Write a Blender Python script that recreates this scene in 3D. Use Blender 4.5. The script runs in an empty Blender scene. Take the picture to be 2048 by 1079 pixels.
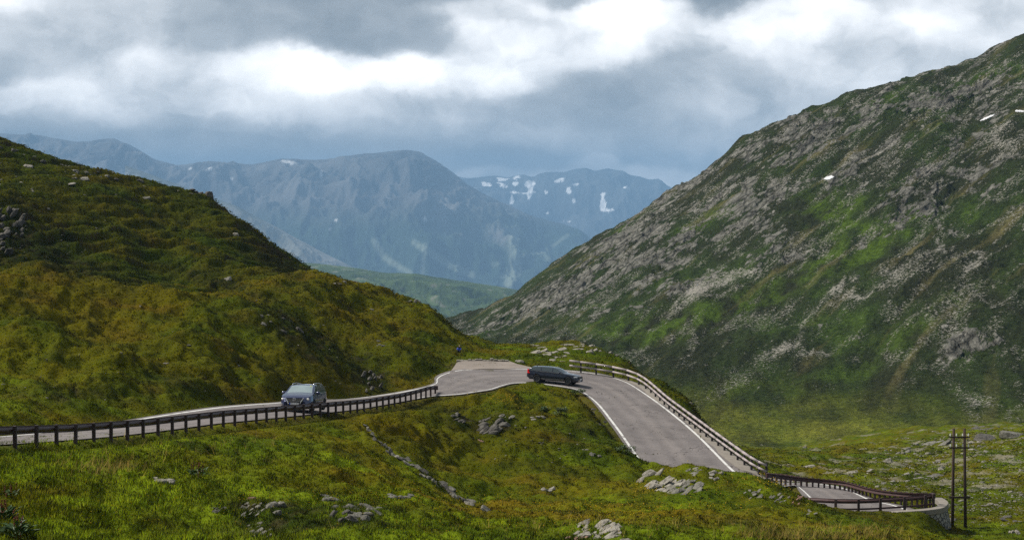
import bpy, bmesh, math, random
import numpy as np
from mathutils import Vector, Matrix, kdtree
from mathutils.noise import fractal as _mfr

random.seed(7)
rng = np.random.default_rng(7)
F, YH = 3800.0, 400.0            # focal length and horizon row, in pixels of the 2048 px wide photograph
C = bpy.context.scene.collection
PI = math.pi

def W(px, py, D):
    return np.array([(px - 1024) / F * D, D, (YH - py) / F * D])

def Wz(px, py, z):               # the point of known height on a sight line
    return W(px, py, z * F / (YH - py))

# ------------------------------------------------------------------ noise
def _hash(ix, iy, seed):
    h = (ix * 374761393 + iy * 668265263 + seed * 974634341) & 0xFFFFFFFF
    h = ((h ^ (h >> 13)) * 1274126177) & 0xFFFFFFFF
    h = h ^ (h >> 16)
    return h

def pn(x, y, seed=0):
    x = np.asarray(x, dtype=np.float64); y = np.asarray(y, dtype=np.float64)
    x0 = np.floor(x); y0 = np.floor(y)
    fx = x - x0; fy = y - y0
    ix = x0.astype(np.int64); iy = y0.astype(np.int64)
    u = fx * fx * fx * (fx * (fx * 6 - 15) + 10); v = fy * fy * fy * (fy * (fy * 6 - 15) + 10)
    def g(dx, dy):
        a = _hash(ix + dx, iy + dy, seed) / 4294967295.0 * 2 * PI
        return np.cos(a) * (fx - dx) + np.sin(a) * (fy - dy)
    a = g(0, 0) * (1 - u) + g(1, 0) * u
    b = g(0, 1) * (1 - u) + g(1, 1) * u
    return (a * (1 - v) + b * v) * 1.5

def fbm(x, y, octv=4, seed=0, gain=.5, lac=2.03):
    s = 0; a = 1; t = 0
    for o in range(octv):
        s = s + a * pn(x, y, seed + o * 17); t += a
        x = x * lac + 3.1; y = y * lac + 1.7; a *= gain
    return s / t

def ridged(x, y, octv=4, seed=0, gain=.5):
    s = 0; a = 1; t = 0
    for o in range(octv):
        s = s + a * (1 - np.abs(pn(x, y, seed + o * 13)) * 2); t += a
        x = x * 2.07 + 1.3; y = y * 2.07 + 5.7; a *= gain
    return s / t

def worley(x, y, seed=0):
    """cell blocks: returns distance to border, a random number per cell, offset from the cell's centre"""
    ix = np.floor(x).astype(np.int64); iy = np.floor(y).astype(np.int64)
    d1 = np.full(x.shape, 9.0); d2 = np.full(x.shape, 9.0)
    r = np.zeros(x.shape); ox = np.zeros(x.shape); oy = np.zeros(x.shape)
    for dx in (-1, 0, 1):
        for dy in (-1, 0, 1):
            cx = ix + dx; cy = iy + dy
            h1 = _hash(cx, cy, seed) / 4294967295.0; h2 = _hash(cx, cy, seed + 5) / 4294967295.0
            qx = cx + h1 - x; qy = cy + h2 - y
            d = np.sqrt(qx * qx + qy * qy)
            n = d < d1
            d2 = np.where(n, d1, np.minimum(d2, d)); d1 = np.where(n, d, d1)
            r = np.where(n, _hash(cx, cy, seed + 9) / 4294967295.0, r)
            ox = np.where(n, -qx, ox); oy = np.where(n, -qy, oy)
    return d2 - d1, r, ox, oy

def ss(a, b, x):
    t = np.clip((x - a) / (b - a), 0, 1)
    return t * t * (3 - 2 * t)

def blob(px, py, cx, cy, rx, ry, rot=0):
    c, s = math.cos(rot), math.sin(rot)
    a = ((px - cx) * c + (py - cy) * s) / rx; b = (-(px - cx) * s + (py - cy) * c) / ry
    return np.exp(-(a * a + b * b))

# ------------------------------------------------------------------ mesh helpers
def big_mesh(name, V, Fc, mat, smooth=True):
    """V (n,3), Fc (m,k) index array; links one object"""
    me = bpy.data.meshes.new(name)
    k = Fc.shape[1]; m = Fc.shape[0]
    me.vertices.add(len(V)); me.vertices.foreach_set('co', np.ascontiguousarray(V, dtype=np.float32).ravel())
    me.loops.add(m * k); me.loops.foreach_set('vertex_index', np.ascontiguousarray(Fc, dtype=np.int32).ravel())
    me.polygons.add(m); me.polygons.foreach_set('loop_start', np.arange(0, m * k, k, dtype=np.int32))
    me.polygons.foreach_set('use_smooth', np.full(m, smooth, dtype=bool))
    me.update(calc_edges=True)
    if mat: me.materials.append(mat)
    o = bpy.data.objects.new(name, me); C.objects.link(o)
    return o

def col_attr(o, col):
    a = o.data.attributes.new('col', 'FLOAT_COLOR', 'POINT')
    c = np.ones((len(col), 4), dtype=np.float32); c[:, :3] = col
    a.data.foreach_set('color', c.ravel())

def grid_faces(nr, nc):
    i = np.arange((nr - 1) * (nc - 1)); r = i // (nc - 1); c = i % (nc - 1)
    a = r * nc + c
    return np.stack([a, a + 1, a + nc + 1, a + nc], 1)

def obj(name, bm, mat, parent=None, smooth=False, bevel=0):
    if bevel:
        bmesh.ops.bevel(bm, geom=list(bm.edges), offset=bevel, segments=1, affect='EDGES', clamp_overlap=True)
    me = bpy.data.meshes.new(name); bm.to_mesh(me); bm.free()
    if smooth:
        me.polygons.foreach_set('use_smooth', np.full(len(me.polygons), True))
    if mat: me.materials.append(mat)
    o = bpy.data.objects.new(name, me); C.objects.link(o)
    if parent: o.parent = parent
    return o

def tag(o, label, cat, group=None):
    o['label'] = label; o['category'] = cat
    if group: o['group'] = group
    return o

def struct(o, kind='structure'):
    o['kind'] = kind; return o

def thing(name, label, cat, loc=(0, 0, 0), rz=0, group=None):
    o = bpy.data.objects.new(name, None); C.objects.link(o)
    o.location = Vector(loc); o.rotation_euler = (0, 0, rz)
    o.empty_display_size = .3
    return tag(o, label, cat, group)

def bx(bm, c, s, rot=None):
    m = Matrix.Translation(Vector(c))
    if rot is not None: m = m @ rot
    m = m @ Matrix.Diagonal((s[0], s[1], s[2], 1))
    return bmesh.ops.create_cube(bm, size=1, matrix=m)['verts']

def cyl(bm, a, b, r, r2=None, n=10):
    a = Vector(a); b = Vector(b); d = b - a
    m = Matrix.Translation((a + b) / 2) @ d.to_track_quat('Z', 'Y').to_matrix().to_4x4()
    return bmesh.ops.create_cone(bm, cap_ends=True, segments=n, radius1=r, radius2=r if r2 is None else r2, depth=d.length, matrix=m)['verts']

def sweep(bm, pts, prof, closed=True, up=Vector((0, 0, 1)), caps=True):
    """extrude a 2-D profile (side, height) along a polyline; side is to the left of travel"""
    pts = [Vector(p) for p in pts]; rings = []
    for i, p in enumerate(pts):
        t = (pts[min(i + 1, len(pts) - 1)] - pts[max(i - 1, 0)])
        th = Vector((t.x, t.y, 0)).normalized(); sd = Vector((-th.y, th.x, 0))
        rings.append([bm.verts.new(p + sd * a + up * b) for a, b in prof])
    n = len(prof)
    for r0, r1 in zip(rings, rings[1:]):
        for k in range(n if closed else n - 1):
            bm.faces.new((r0[k], r0[(k + 1) % n], r1[(k + 1) % n], r1[k]))
    if caps and closed:
        bm.faces.new(rings[0][::-1]); bm.faces.new(rings[-1])
    return rings

def catmull(P, step):
    """dense resampling of a list of vectors (any dimension) by Catmull-Rom"""
    P = np.asarray(P, float); out = []
    n = len(P)
    for i in range(n - 1):
        p0 = P[max(i - 1, 0)]; p1 = P[i]; p2 = P[i + 1]; p3 = P[min(i + 2, n - 1)]
        m = max(2, int(np.linalg.norm((p2 - p1)[:3]) / step))
        for t in np.linspace(0, 1, m, endpoint=False):
            a = -.5 * t ** 3 + t ** 2 - .5 * t; b = 1.5 * t ** 3 - 2.5 * t ** 2 + 1
            c = -1.5 * t ** 3 + 2 * t ** 2 + .5 * t; d = .5 * t ** 3 - .5 * t ** 2
            out.append(a * p0 + b * p1 + c * p2 + d * p3)
    out.append(P[-1])
    return np.array(out)

# ------------------------------------------------------------------ materials
def new_mat(name):
    m = bpy.data.materials.new(name); m.use_nodes = True
    nt = m.node_tree; b = nt.nodes['Principled BSDF']
    return m, nt, b

def N(nt, t, **kw):
    n = nt.nodes.new(t)
    for k, v in kw.items():
        if k in n.inputs.keys(): n.inputs[k].default_value = v
        else: setattr(n, k, v)
    return n

def L(nt, a, b): nt.links.new(a, b)

def mathn(nt, op, a, b=None, c=None):
    n = nt.nodes.new('ShaderNodeMath'); n.operation = op
    for i, v in enumerate((a, b, c)):
        if v is None: continue
        if hasattr(v, 'links') or hasattr(v, 'is_output'): nt.links.new(v, n.inputs[i])
        else: n.inputs[i].default_value = v
    return n.outputs[0]

def mixc(nt, fac, a, b, blend='MIX'):
    n = nt.nodes.new('ShaderNodeMix'); n.data_type = 'RGBA'; n.blend_type = blend
    if hasattr(fac, 'is_output'): nt.links.new(fac, n.inputs[0])
    else: n.inputs[0].default_value = fac
    for s, v in ((6, a), (7, b)):
        if hasattr(v, 'is_output'): nt.links.new(v, n.inputs[s])
        else: n.inputs[s].default_value = (*v, 1) if len(v) == 3 else v
    return n.outputs[2]

def noise_tex(nt, scale, detail=4, rough=.55, dist=0, vec=None):
    n = N(nt, 'ShaderNodeTexNoise', Scale=scale, Detail=detail, Roughness=rough, Distortion=dist)
    if vec is None:
        g = nt.nodes.new('ShaderNodeTexCoord'); vec = g.outputs['Object']
    nt.links.new(vec, n.inputs['Vector'])
    return n.outputs['Fac']

def ramp(nt, fac, stops):
    n = nt.nodes.new('ShaderNodeValToRGB'); e = n.color_ramp.elements
    while len(e) > 2: e.remove(e[-1])
    for i, (p, c) in enumerate(stops):
        if i < 2: el = e[i]; el.position = p
        else: el = e.new(p)
        el.color = (*c, 1) if len(c) == 3 else c
    nt.links.new(fac, n.inputs[0])
    return n.outputs[0]

def bump(nt, b, h, strength=.5, dist=.05):
    n = N(nt, 'ShaderNodeBump', Strength=strength, Distance=dist)
    nt.links.new(h, n.inputs['Height']); nt.links.new(n.outputs[0], b.inputs['Normal'])

def simple(name, col, rough=.6, metal=0, var=.25, scale=6, spec=.5, emit=None, coat=0, bumpy=0):
    m, nt, b = new_mat(name)
    b.inputs['Roughness'].default_value = rough; b.inputs['Metallic'].default_value = metal
    b.inputs['Specular IOR Level'].default_value = spec
    b.inputs['Coat Weight'].default_value = coat
    f = noise_tex(nt, scale)
    c = mixc(nt, f, tuple(x * (1 - var) for x in col), tuple(min(1, x * (1 + var)) for x in col))
    L(nt, c, b.inputs['Base Color'])
    if bumpy: bump(nt, b, noise_tex(nt, scale * 3), bumpy, .02)
    if emit:
        b.inputs['Emission Color'].default_value = (*emit[:3], 1); b.inputs['Emission Strength'].default_value = emit[3]
    return m

def ground_mat(name, fine, rough_amp, bump_d, spec=.03):
    """cover colour per vertex (which plant or stone grows there, plus painted hill shade), broken up by fine noise"""
    m, nt, b = new_mat(name)
    a = N(nt, 'ShaderNodeAttribute', attribute_name='col')
    f = noise_tex(nt, fine, 5, .65)
    f2 = noise_tex(nt, fine * .23, 3, .6)
    k = mathn(nt, 'ADD', mathn(nt, 'MULTIPLY', f, rough_amp * 1.4), mathn(nt, 'MULTIPLY', f2, rough_amp * .6))
    k = mathn(nt, 'ADD', k, 1 - rough_amp)
    mul = N(nt, 'ShaderNodeVectorMath', operation='SCALE')
    L(nt, a.outputs['Color'], mul.inputs[0]); L(nt, k, mul.inputs['Scale'])
    L(nt, mul.outputs[0], b.inputs['Base Color'])
    b.inputs['Roughness'].default_value = .95; b.inputs['Specular IOR Level'].default_value = spec
    bump(nt, b, f, .8, bump_d)
    return m

def rock_mat(name, light=(.3, .29, .26), dark=(.1, .095, .09), lichen=(.2, .19, .08), scale=3):
    m, nt, b = new_mat(name)
    f = noise_tex(nt, scale, 6, .65, .4)
    f2 = noise_tex(nt, scale * 4.3, 5, .7)
    c = mixc(nt, ramp(nt, f, [(.33, (0, 0, 0)), (.58, (1, 1, 1))]), dark, light)
    c = mixc(nt, ramp(nt, f2, [(.56, (0, 0, 0)), (.68, (.7, .7, .7))]), c, lichen)
    L(nt, c, b.inputs['Base Color'])
    b.inputs['Roughness'].default_value = .9; b.inputs['Specular IOR Level'].default_value = .2
    bump(nt, b, mathn(nt, 'ADD', f, mathn(nt, 'MULTIPLY', f2, .4)), .9, .15)
    return m

def blade_mat(name):
    m, nt, b = new_mat(name)
    a = N(nt, 'ShaderNodeAttribute', attribute_name='col')
    nr = N(nt, 'ShaderNodeAttribute', attribute_name='lie')
    L(nt, a.outputs['Color'], b.inputs['Base Color'])
    b.inputs['Roughness'].default_value = .8; b.inputs['Specular IOR Level'].default_value = .04
    L(nt, nr.outputs['Vector'], b.inputs['Normal'])
    tr = N(nt, 'ShaderNodeBsdfTranslucent'); L(nt, a.outputs['Color'], tr.inputs['Color'])
    mx = N(nt, 'ShaderNodeMixShader', Fac=.16)
    L(nt, b.outputs[0], mx.inputs[1]); L(nt, tr.outputs[0], mx.inputs[2])
    L(nt, mx.outputs[0], nt.nodes['Material Output'].inputs['Surface'])
    return m

def flank_mat(name):
    """mountain flank: plant colour per place; where rock or scree stands, fine strata decide stone by stone"""
    m, nt, b = new_mat(name)
    col = N(nt, 'ShaderNodeAttribute', attribute_name='col'); rk = N(nt, 'ShaderNodeAttribute', attribute_name='rock'); scr = N(nt, 'ShaderNodeAttribute', attribute_name='scree')
    tc = nt.nodes.new('ShaderNodeTexCoord')
    mp = N(nt, 'ShaderNodeMapping'); L(nt, tc.outputs['Object'], mp.inputs[0]); mp.inputs['Rotation'].default_value = (0, .62, 0)
    m2 = N(nt, 'ShaderNodeMapping'); L(nt, mp.outputs[0], m2.inputs[0]); m2.inputs['Scale'].default_value = (.30, .16, 1)
    s = m2.outputs[0]
    f1 = noise_tex(nt, .22, 8, .68, .6, s); f2 = noise_tex(nt, .9, 7, .7, .3, s); f3 = noise_tex(nt, .6, 6, .75, 0, tc.outputs['Object'])
    vo = N(nt, 'ShaderNodeTexVoronoi', Scale=.34, feature='DISTANCE_TO_EDGE')
    wv = mixc(nt, .25, s, N(nt, 'ShaderNodeTexNoise', Scale=.5, Detail=4).outputs['Color']); L(nt, s, vo.inputs['Vector'])
    # stone or turf
    k = mathn(nt, 'ADD', rk.outputs['Fac'], mathn(nt, 'MULTIPLY', mathn(nt, 'SUBTRACT', f1, .5), 2.6))
    k = mathn(nt, 'ADD', k, mathn(nt, 'MULTIPLY', mathn(nt, 'SUBTRACT', f2, .5), 1.3))
    stone_f = ramp(nt, k, [(.50, (0, 0, 0)), (.60, (1, 1, 1))])
    tone = ramp(nt, f2, [(.34, (.030, .031, .026)), (.46, (.10, .097, .08)), (.62, (.20, .192, .165)), (.74, (.31, .295, .255))])
    crk = ramp(nt, vo.outputs['Distance'], [(.0, (.16, .16, .15)), (.09, (1, 1, 1))])
    tone = mixc(nt, .85, tone, crk, 'MULTIPLY')
    tuf = ramp(nt, f3, [(.34, (.45, .45, .45)), (.52, (1, 1, 1)), (.68, (1.7, 1.65, 1.6))])
    c = mixc(nt, 1, col.outputs['Color'], tuf, 'MULTIPLY')
    c = mixc(nt, stone_f, c, tone)
    # loose stones of all sizes
    q = mathn(nt, 'ADD', mathn(nt, 'MULTIPLY', noise_tex(nt, 1.1, 5, .8, 0, tc.outputs['Object']), 1.0), mathn(nt, 'MULTIPLY', scr.outputs['Fac'], .25))
    sf = ramp(nt, q, [(.655, (0, 0, 0)), (.69, (1, 1, 1))])
    c = mixc(nt, sf, c, mixc(nt, f2, (.15, .145, .12), (.42, .39, .34)))
    L(nt, c, b.inputs['Base Color'])
    b.inputs['Roughness'].default_value = .95; b.inputs['Specular IOR Level'].default_value = .03
    hgt = mathn(nt, 'ADD', mathn(nt, 'MULTIPLY', f2, 1.0), mathn(nt, 'MULTIPLY', f3, .6))
    hgt = mathn(nt, 'ADD', hgt, mathn(nt, 'MULTIPLY', f1, 1.2))
    bump(nt, b, hgt, 1.0, 1.6)
    return m

M = {}
M['grass'] = blade_mat('grass_blades')
M['hill'] = ground_mat('hillside_turf', 2.2, .55, .25)
M['mount'] = flank_mat('mountain_cover')
M['far'] = ground_mat('far_cover', .0045, .5, 16)
M['rock'] = rock_mat('grey_rock', (.20, .19, .16), (.06, .055, .047), (.17, .165, .08))
M['rockdark'] = rock_mat('dark_rock', (.125, .115, .1), (.03, .027, .024), (.1, .095, .05))
M['rockred'] = rock_mat('rusty_rock', (.27, .16, .12), (.09, .05, .04), (.24, .22, .2))
M['rockpale'] = rock_mat('pale_rock', (.31, .285, .24), (.10, .09, .075), (.2, .19, .10))
M['rail'] = simple('brown_steel', (.062, .030, .028), .5, 0, .35, 5, .4)
M['post'] = simple('brown_post', (.036, .020, .018), .6, 0, .4, 8, .4)
M['wood'] = simple('weathered_log', (.33, .285, .275), .8, 0, .45, 5, .3, bumpy=.5)
M['fpost'] = simple('dark_timber', (.035, .03, .03), .8, 0, .4, 8, .3)
M['conc'] = simple('concrete', (.23, .205, .175), .9, 0, .3, 2.5, .2, bumpy=.4)
m, nt, b = new_mat('road_paint')
wf = ramp(nt, mathn(nt, 'ADD', mathn(nt, 'MULTIPLY', noise_tex(nt, 1.3, 5, .65), .7), mathn(nt, 'MULTIPLY', noise_tex(nt, 14, 4, .7), .3)), [(.36, (.2, .18, .17)), (.47, (.62, .61, .58)), (.7, (.72, .71, .68))])
L(nt, wf, b.inputs['Base Color']); b.inputs['Roughness'].default_value = .8
M['white'] = m
M['pole'] = simple('pole_timber', (.05, .033, .026), .85, 0, .5, 3, .2, bumpy=.5)
M['ins'] = simple('porcelain', (.75, .75, .72), .25)
M['snow'] = simple('old_snow', (.62, .62, .63), .7, 0, .08, .3, .2)
M['leaf'] = simple('dark_leaf', (.045, .085, .022), .55, 0, .5, 4, .3)
M['leafpale'] = simple('pale_leaf', (.075, .11, .045), .6, 0, .5, 4, .3)
M['stalk'] = simple('red_stalk', (.12, .035, .018), .8, 0, .4, 6, .2)
M['flower'] = simple('yellow_petal', (.75, .47, .02), .7, 0, .3, 1, .2)

def asphalt(name, base, gravel=False):
    m, nt, b = new_mat(name)
    f = noise_tex(nt, .35, 6, .65); g = noise_tex(nt, 7, 5, .75); h = noise_tex(nt, 45, 3, .7)
    sc = lambda k: tuple(x * k for x in base)
    c = mixc(nt, ramp(nt, f, [(.35, (0, 0, 0)), (.65, (1, 1, 1))]), sc(.74), sc(1.18))
    c = mixc(nt, mathn(nt, 'MULTIPLY', ramp(nt, g, [(.45, (0, 0, 0)), (.62, (1, 1, 1))]), .5), c, sc(.55 if not gravel else 1.5))
    c = mixc(nt, ramp(nt, h, [(.4, (0, 0, 0)), (.75, (.8, .8, .8))]), c, sc(1.55))
    if not gravel:
        ac = N(nt, 'ShaderNodeAttribute', attribute_name='across')
        wob = mathn(nt, 'ADD', ac.outputs['Fac'], mathn(nt, 'MULTIPLY', mathn(nt, 'SUBTRACT', f, .5), .12))
        tr = ramp(nt, wob, [(.0, (.8, .8, .8)), (.1, (.95, .95, .95)), (.2, (.78, .78, .8)), (.3, (1.02, 1.02, 1.02)), (.4, (.80, .80, .81)), (.5, (1.14, 1.13, 1.11)), (.6, (.80, .80, .81)), (.7, (1.02, 1.02, 1.02)), (.8, (.78, .78, .8)), (.9, (.98, .98, .98)), (1, (.72, .72, .72))])
        c = mixc(nt, .75, c, tr, 'MULTIPLY')
        pt = N(nt, 'ShaderNodeTexVoronoi', Scale=.21); L(nt, nt.nodes.new('ShaderNodeTexCoord').outputs['Object'], pt.inputs['Vector'])
        sp = nt.nodes.new('ShaderNodeSeparateColor'); L(nt, pt.outputs['Color'], sp.inputs[0])
        c = mixc(nt, mathn(nt, 'MULTIPLY', mathn(nt, 'GREATER_THAN', sp.outputs[0], .84), .45), c, sc(.62))
        for s_, w_ in ((.16, .0024), (.33, .0016)):
            w = noise_tex(nt, s_, 4, .55, .6)
            cr = mathn(nt, 'LESS_THAN', mathn(nt, 'ABSOLUTE', mathn(nt, 'SUBTRACT', w, .5)), w_)
            c = mixc(nt, mathn(nt, 'MULTIPLY', cr, .7), c, sc(.3))
    L(nt, c, b.inputs['Base Color'])
    b.inputs['Roughness'].default_value = .9; b.inputs['Specular IOR Level'].default_value = .2
    bump(nt, b, h, .6, .012)
    return m
M['asphalt'] = asphalt('asphalt', (.178, .158, .150))
M['layby'] = asphalt('worn_gravel', (.20, .17, .145), True)
KF = 2.75; HAZE, SKYK, SUN_E, EXPO, HZT = 5.4e-5, 16.0, 4.6, 0.3, 285
# ------------------------------------------------------------------ the road
def rail_pt(D): return np.array([-28.41 + .145 * D, D])
_rt = np.array([(-170, 858), (0, 852), (150, 847.5), (300, 836.7), (450, 820), (593, 809), (690, 801), (739, 796.5), (800, 787), (835, 778.5), (862, 771)])
def rail_top(D):
    x, y = rail_pt(D)
    px = 1024 + F * x / D
    return (YH - np.interp(px, _rt[:, 0], _rt[:, 1])) / F * D
RAILH = .68
_d = np.array([.1435, .9897]); _n = np.array([-.9897, .1435])
pairs = []
for D in (52, 58, 65, 72, 80, 88, 96, 104, 112, 120, 128, 136):
    z = rail_top(D) - RAILH
    r = rail_pt(D) + .55 * _n; l = rail_pt(D) + (5.4 + 1.3 * ss(112, 145, D)) * _n
    pairs.append((np.array([*l, z - .08 + .5 * ss(88, 114, D) * (1 - .35 * ss(122, 136, D))]), np.array([*r, z])))
def pw(a, b): pairs.append((Wz(*a), Wz(*b)))
pw((702, 796.5, -15.4), (856, 793, -15.5))
pw((800, 783, -15.42), (890, 790.5, -15.58))
pw((866, 768, -15.42), (922, 788, -15.64))
pw((873, 756, -15.4), (955, 783, -15.7))
pw((887, 747.5, -15.4), (983, 778.5, -15.76))
pw((916, 740, -15.42), (1003, 772, -15.84))
pw((960, 737.5, -15.47), (1022, 767, -15.92))
pw((1000, 737, -15.54), (1040, 765.5, -15.98))
pw((1060, 737, -15.63), (1066, 766, -16.03))
pw((1140, 741, -15.8), (1098, 769.5, -16.12))
pw((1200, 748, -16.1), (1143, 776.5, -16.3))
pw((1250, 762, -16.5), (1165, 785, -16.52))
pw((1290, 785, -16.9), (1182, 798, -16.78))
pw((1340, 820, -17.5), (1199, 817, -17.14))
pw((1400, 870, -18.5), (1230, 858, -17.9))
pw((1473, 942, -19.8), (1290, 938, -19.35))
pw((1508, 962, -20.5), (1360, 982, -20.15))
Lc = catmull([p[0] for p in pairs], .5)
# pair both edges with the same number of steps
def pair_resample(pr, n=9):
    P = np.array([np.concatenate(p) for p in pr]); out = []
    m = len(P)
    for i in range(m - 1):
        p0 = P[max(i - 1, 0)]; p1 = P[i]; p2 = P[i + 1]; p3 = P[min(i + 2, m - 1)]
        for t in np.linspace(0, 1, n, endpoint=False):
            a = -.5 * t ** 3 + t ** 2 - .5 * t; b = 1.5 * t ** 3 - 2.5 * t ** 2 + 1
            c = -1.5 * t ** 3 + 2 * t ** 2 + .5 * t; d = .5 * t ** 3 - .5 * t ** 2
            out.append(a * p0 + b * p1 + c * p2 + d * p3)
    out.append(P[-1])
    out = np.array(out)
    return out[:, :3], out[:, 3:]
RA, RB = pair_resample(pairs)
pairs = []
pw((1440, 960, -20.5), (1400, 1000, -20.45))
pw((1510, 962, -20.85), (1480, 985, -20.55))
pw((1560, 964, -20.98), (1560, 973, -20.6))
pw((1600, 965, -21.0), (1590, 970, -20.62))
pw((1642, 967, -21.0), (1600, 977, -20.65))
pw((1692, 976, -20.97), (1612, 989, -20.7))
pw((1745, 998, -20.93), (1618, 1000, -20.8))
pw((1795, 1010, -20.95), (1612, 1010, -20.95))
pw((1826, 1021, -21.1), (1596, 1022, -21.1))
CA, CB = pair_resample(pairs)

def strip_mesh(name, A, B, mat, nc=9, lift=0.0, ext=(0, 0)):
    t = np.linspace(-ext[0], 1 + ext[1], nc)
    V = (A[:, None, :] * (1 - t)[None, :, None] + B[:, None, :] * t[None, :, None])
    V = V.reshape(-1, 3).copy(); V[:, 2] += lift
    return V, grid_faces(len(A), nc)

def side_off(A, B, a, b):
    """points a .. b metres in from edge A"""
    d = B - A; w = np.linalg.norm(d, axis=1)[:, None]
    return A + d / w * a, A + d / w * b

def join_strips(name, strips, mat, smooth=True):
    V = []; Fc = []; k = 0
    for v, f in strips:
        V.append(v); Fc.append(f + k); k += len(v)
    return big_mesh(name, np.concatenate(V), np.concatenate(Fc), mat, smooth)

# a leg of the same road seen far below between the posts
FA = np.array([W(1480, 948, 186), W(1540, 951.5, 184), W(1580, 954, 182), W(1625, 959, 178), W(1660, 966, 172)])
FB = np.array([W(1480, 957, 177), W(1540, 960, 175), W(1572, 962, 173), W(1600, 966, 170), W(1630, 972, 166)])
def across(o, parts):
    at = o.data.attributes.new('across', 'FLOAT', 'POINT')
    at.data.foreach_set('value', np.concatenate([np.tile(np.linspace(0, 1, nc), n) for n, nc in parts]).astype(np.float32))
road = struct(join_strips('road', [strip_mesh('r', RA, RB, None, 11, 0, (.05, .015)), strip_mesh('r', CA, CB, None, 11, -.006, (.06, .1)),
                                   strip_mesh('r', FA, FB, None, 5)], M['asphalt']))
across(road, ((len(RA), 11), (len(CA), 11), (len(FA), 5)))
# edge lines
lines = []
def line(A, B, i0, i1, off, w=.16, lift=.008):
    a, b = side_off(A, B, off, off + w)
    lines.append(strip_mesh('l', a[i0:i1], b[i0:i1], None, 2, lift))
nA = len(RA)
lay0 = 9 * 17; 
for a, b in ((0, lay0 - 4), (lay0 - 2, lay0 + 7), (lay0 + 9, lay0 + 11), (lay0 + 13, lay0 + 17), (lay0 + 19, nA)):
    line(RA, RB, a, b, .12, .22)
line(RB, RA, 106, nA, .15, .2)
line(CA, CB, 0, len(CA), .15, .18, .002); line(CB, CA, 0, len(CB) - 6, .15, .2, .002)
struct(join_strips('road_line', lines, M['white'], False))

# worn lay-by on the outside of the bend, and its pale stone edging
lb = [(899, 744.5), (908, 733), (913, 725), (921, 720), (960, 719.5), (1018, 721), (1034, 727), (1062, 733.5), (1100, 737.6), (1060, 737.2), (1000, 737), (960, 737.3), (925, 739)]
bm = bmesh.new()
vs = [bm.verts.new(Wz(x, y, -15.41 - (.12 if x > 990 else .04) - (.14 if x > 1050 else 0) + .02)) for x, y in lb]
bm.faces.new(vs); bmesh.ops.triangulate(bm, faces=bm.faces[:])
struct(obj('layby', bm, M['layby']))
et = thing('stone_edging', 'low pale stone edging along the far side of the worn lay-by', 'kerb', Wz(965, 720, -15.4))
for i in range(14):
    x = 917 + i * 7.4
    p = Wz(x, 720 - (0 if i else -2), -15.4)
    h = rng.uniform(.1, .3); bm = bmesh.new()
    bx(bm, (p[0], p[1] + rng.uniform(-.15, .15), p[2] + h / 2 - .08), (.37, .5, h), Matrix.Rotation(rng.uniform(-.1, .1), 4, 'Z'))
    o = obj('edging_stone', bm, M['rockpale'], bevel=.05); o.parent = et; o.matrix_parent_inverse = Matrix.Translation(-et.location)

# wooden fence line (ground points) on its concrete strip
fy = np.array([741, 753, 768, 785, 800, 817, 831, 847, 863, 890, 918, 955, 960]); fz = np.array([-15.75, -16.05, -16.45, -16.82, -17.1, -17.42, -17.68, -18., -18.3, -18.85, -19.4, -20.1, -20.2])
fence_px = [(1140, 741), (1150, 742), (1191.7, 747.5), (1231, 753), (1262, 759.5), (1282, 768), (1293, 777), (1302, 785), (1311, 792), (1320, 800.5), (1328, 808), (1338, 817), (1348, 824), (1358, 831.5), (1368, 839), (1379, 847.5), (1390, 855.5), (1400.5, 863.5), (1412, 872), (1424, 881), (1436, 890), (1449, 899.5), (1462, 909), (1475, 918.5), (1489, 928.5), (1502, 938.5), (1517.7, 948.5), (1533, 955)]
_tan = np.gradient(RA, axis=0); _tan[:, 2] = 0; _tan /= np.linalg.norm(_tan, axis=1)[:, None]
def beside(px, py):
    best = None
    for q, tn in zip(RA[150:], _tan[150:]):
        P = Wz(px, py, q[2] + .05); e = abs((P - q)[:2] @ tn[:2]) + .15 * np.linalg.norm((P - q)[:2])
        if best is None or e < best[0]: best = (e, P)
    return best[1]
fence = np.array([beside(x, y) for x, y in fence_px])
for _ in range(2): fence[1:-1] = fence[1:-1] * .5 + (fence[:-2] + fence[2:]) * .25
fd = catmull(fence, .8)
ft = np.gradient(fd, axis=0); ft[:, 2] = 0; ft /= np.linalg.norm(ft, axis=1)[:, None]
fl = np.stack([-ft[:, 1], ft[:, 0], ft[:, 2]], 1)     # outwards (to the valley)
kw = np.interp(np.arange(len(fd)), [0, len(fd) * .25, len(fd) * .45, len(fd)], [.2, .35, .65, .8])[:, None]
_de = np.sqrt(((fd[:, None, :2] - RA[None, :, :2]) ** 2).sum(2)).min(1)[:, None]
kw = np.clip(np.minimum(kw, _de - .12), .05, 1); kin = fd - fl * kw; kout = fd + fl * .28
kin[:, 2] -= .02
wall_low = kout.copy(); wall_low[:, 2] -= 1.2; wall_in = kin.copy(); wall_in[:, 2] -= .25
t5 = np.stack([wall_in, kin, kout, wall_low], 1)
k0 = int(len(fd) * .06)
struct(big_mesh('kerb', t5[k0:].reshape(-1, 3), grid_faces(len(fd) - k0, 4), M['conc'], False))
# shoulder between the edge line and the strip is the ground itself, laid with asphalt
sh_b = kin.copy(); sh_b[:, 2] -= .05
from bisect import bisect
sa = []
for p in sh_b:
    i = np.argmin(((RA[:, :2] - p[:2]) ** 2).sum(1)); q = RA[i].copy(); q[2] -= .004
    sa.append(q)
struct(big_mesh('road_shoulder', np.stack([np.array(sa), sh_b], 1).reshape(-1, 3), grid_faces(len(sa), 2), M['asphalt'], False))

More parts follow.
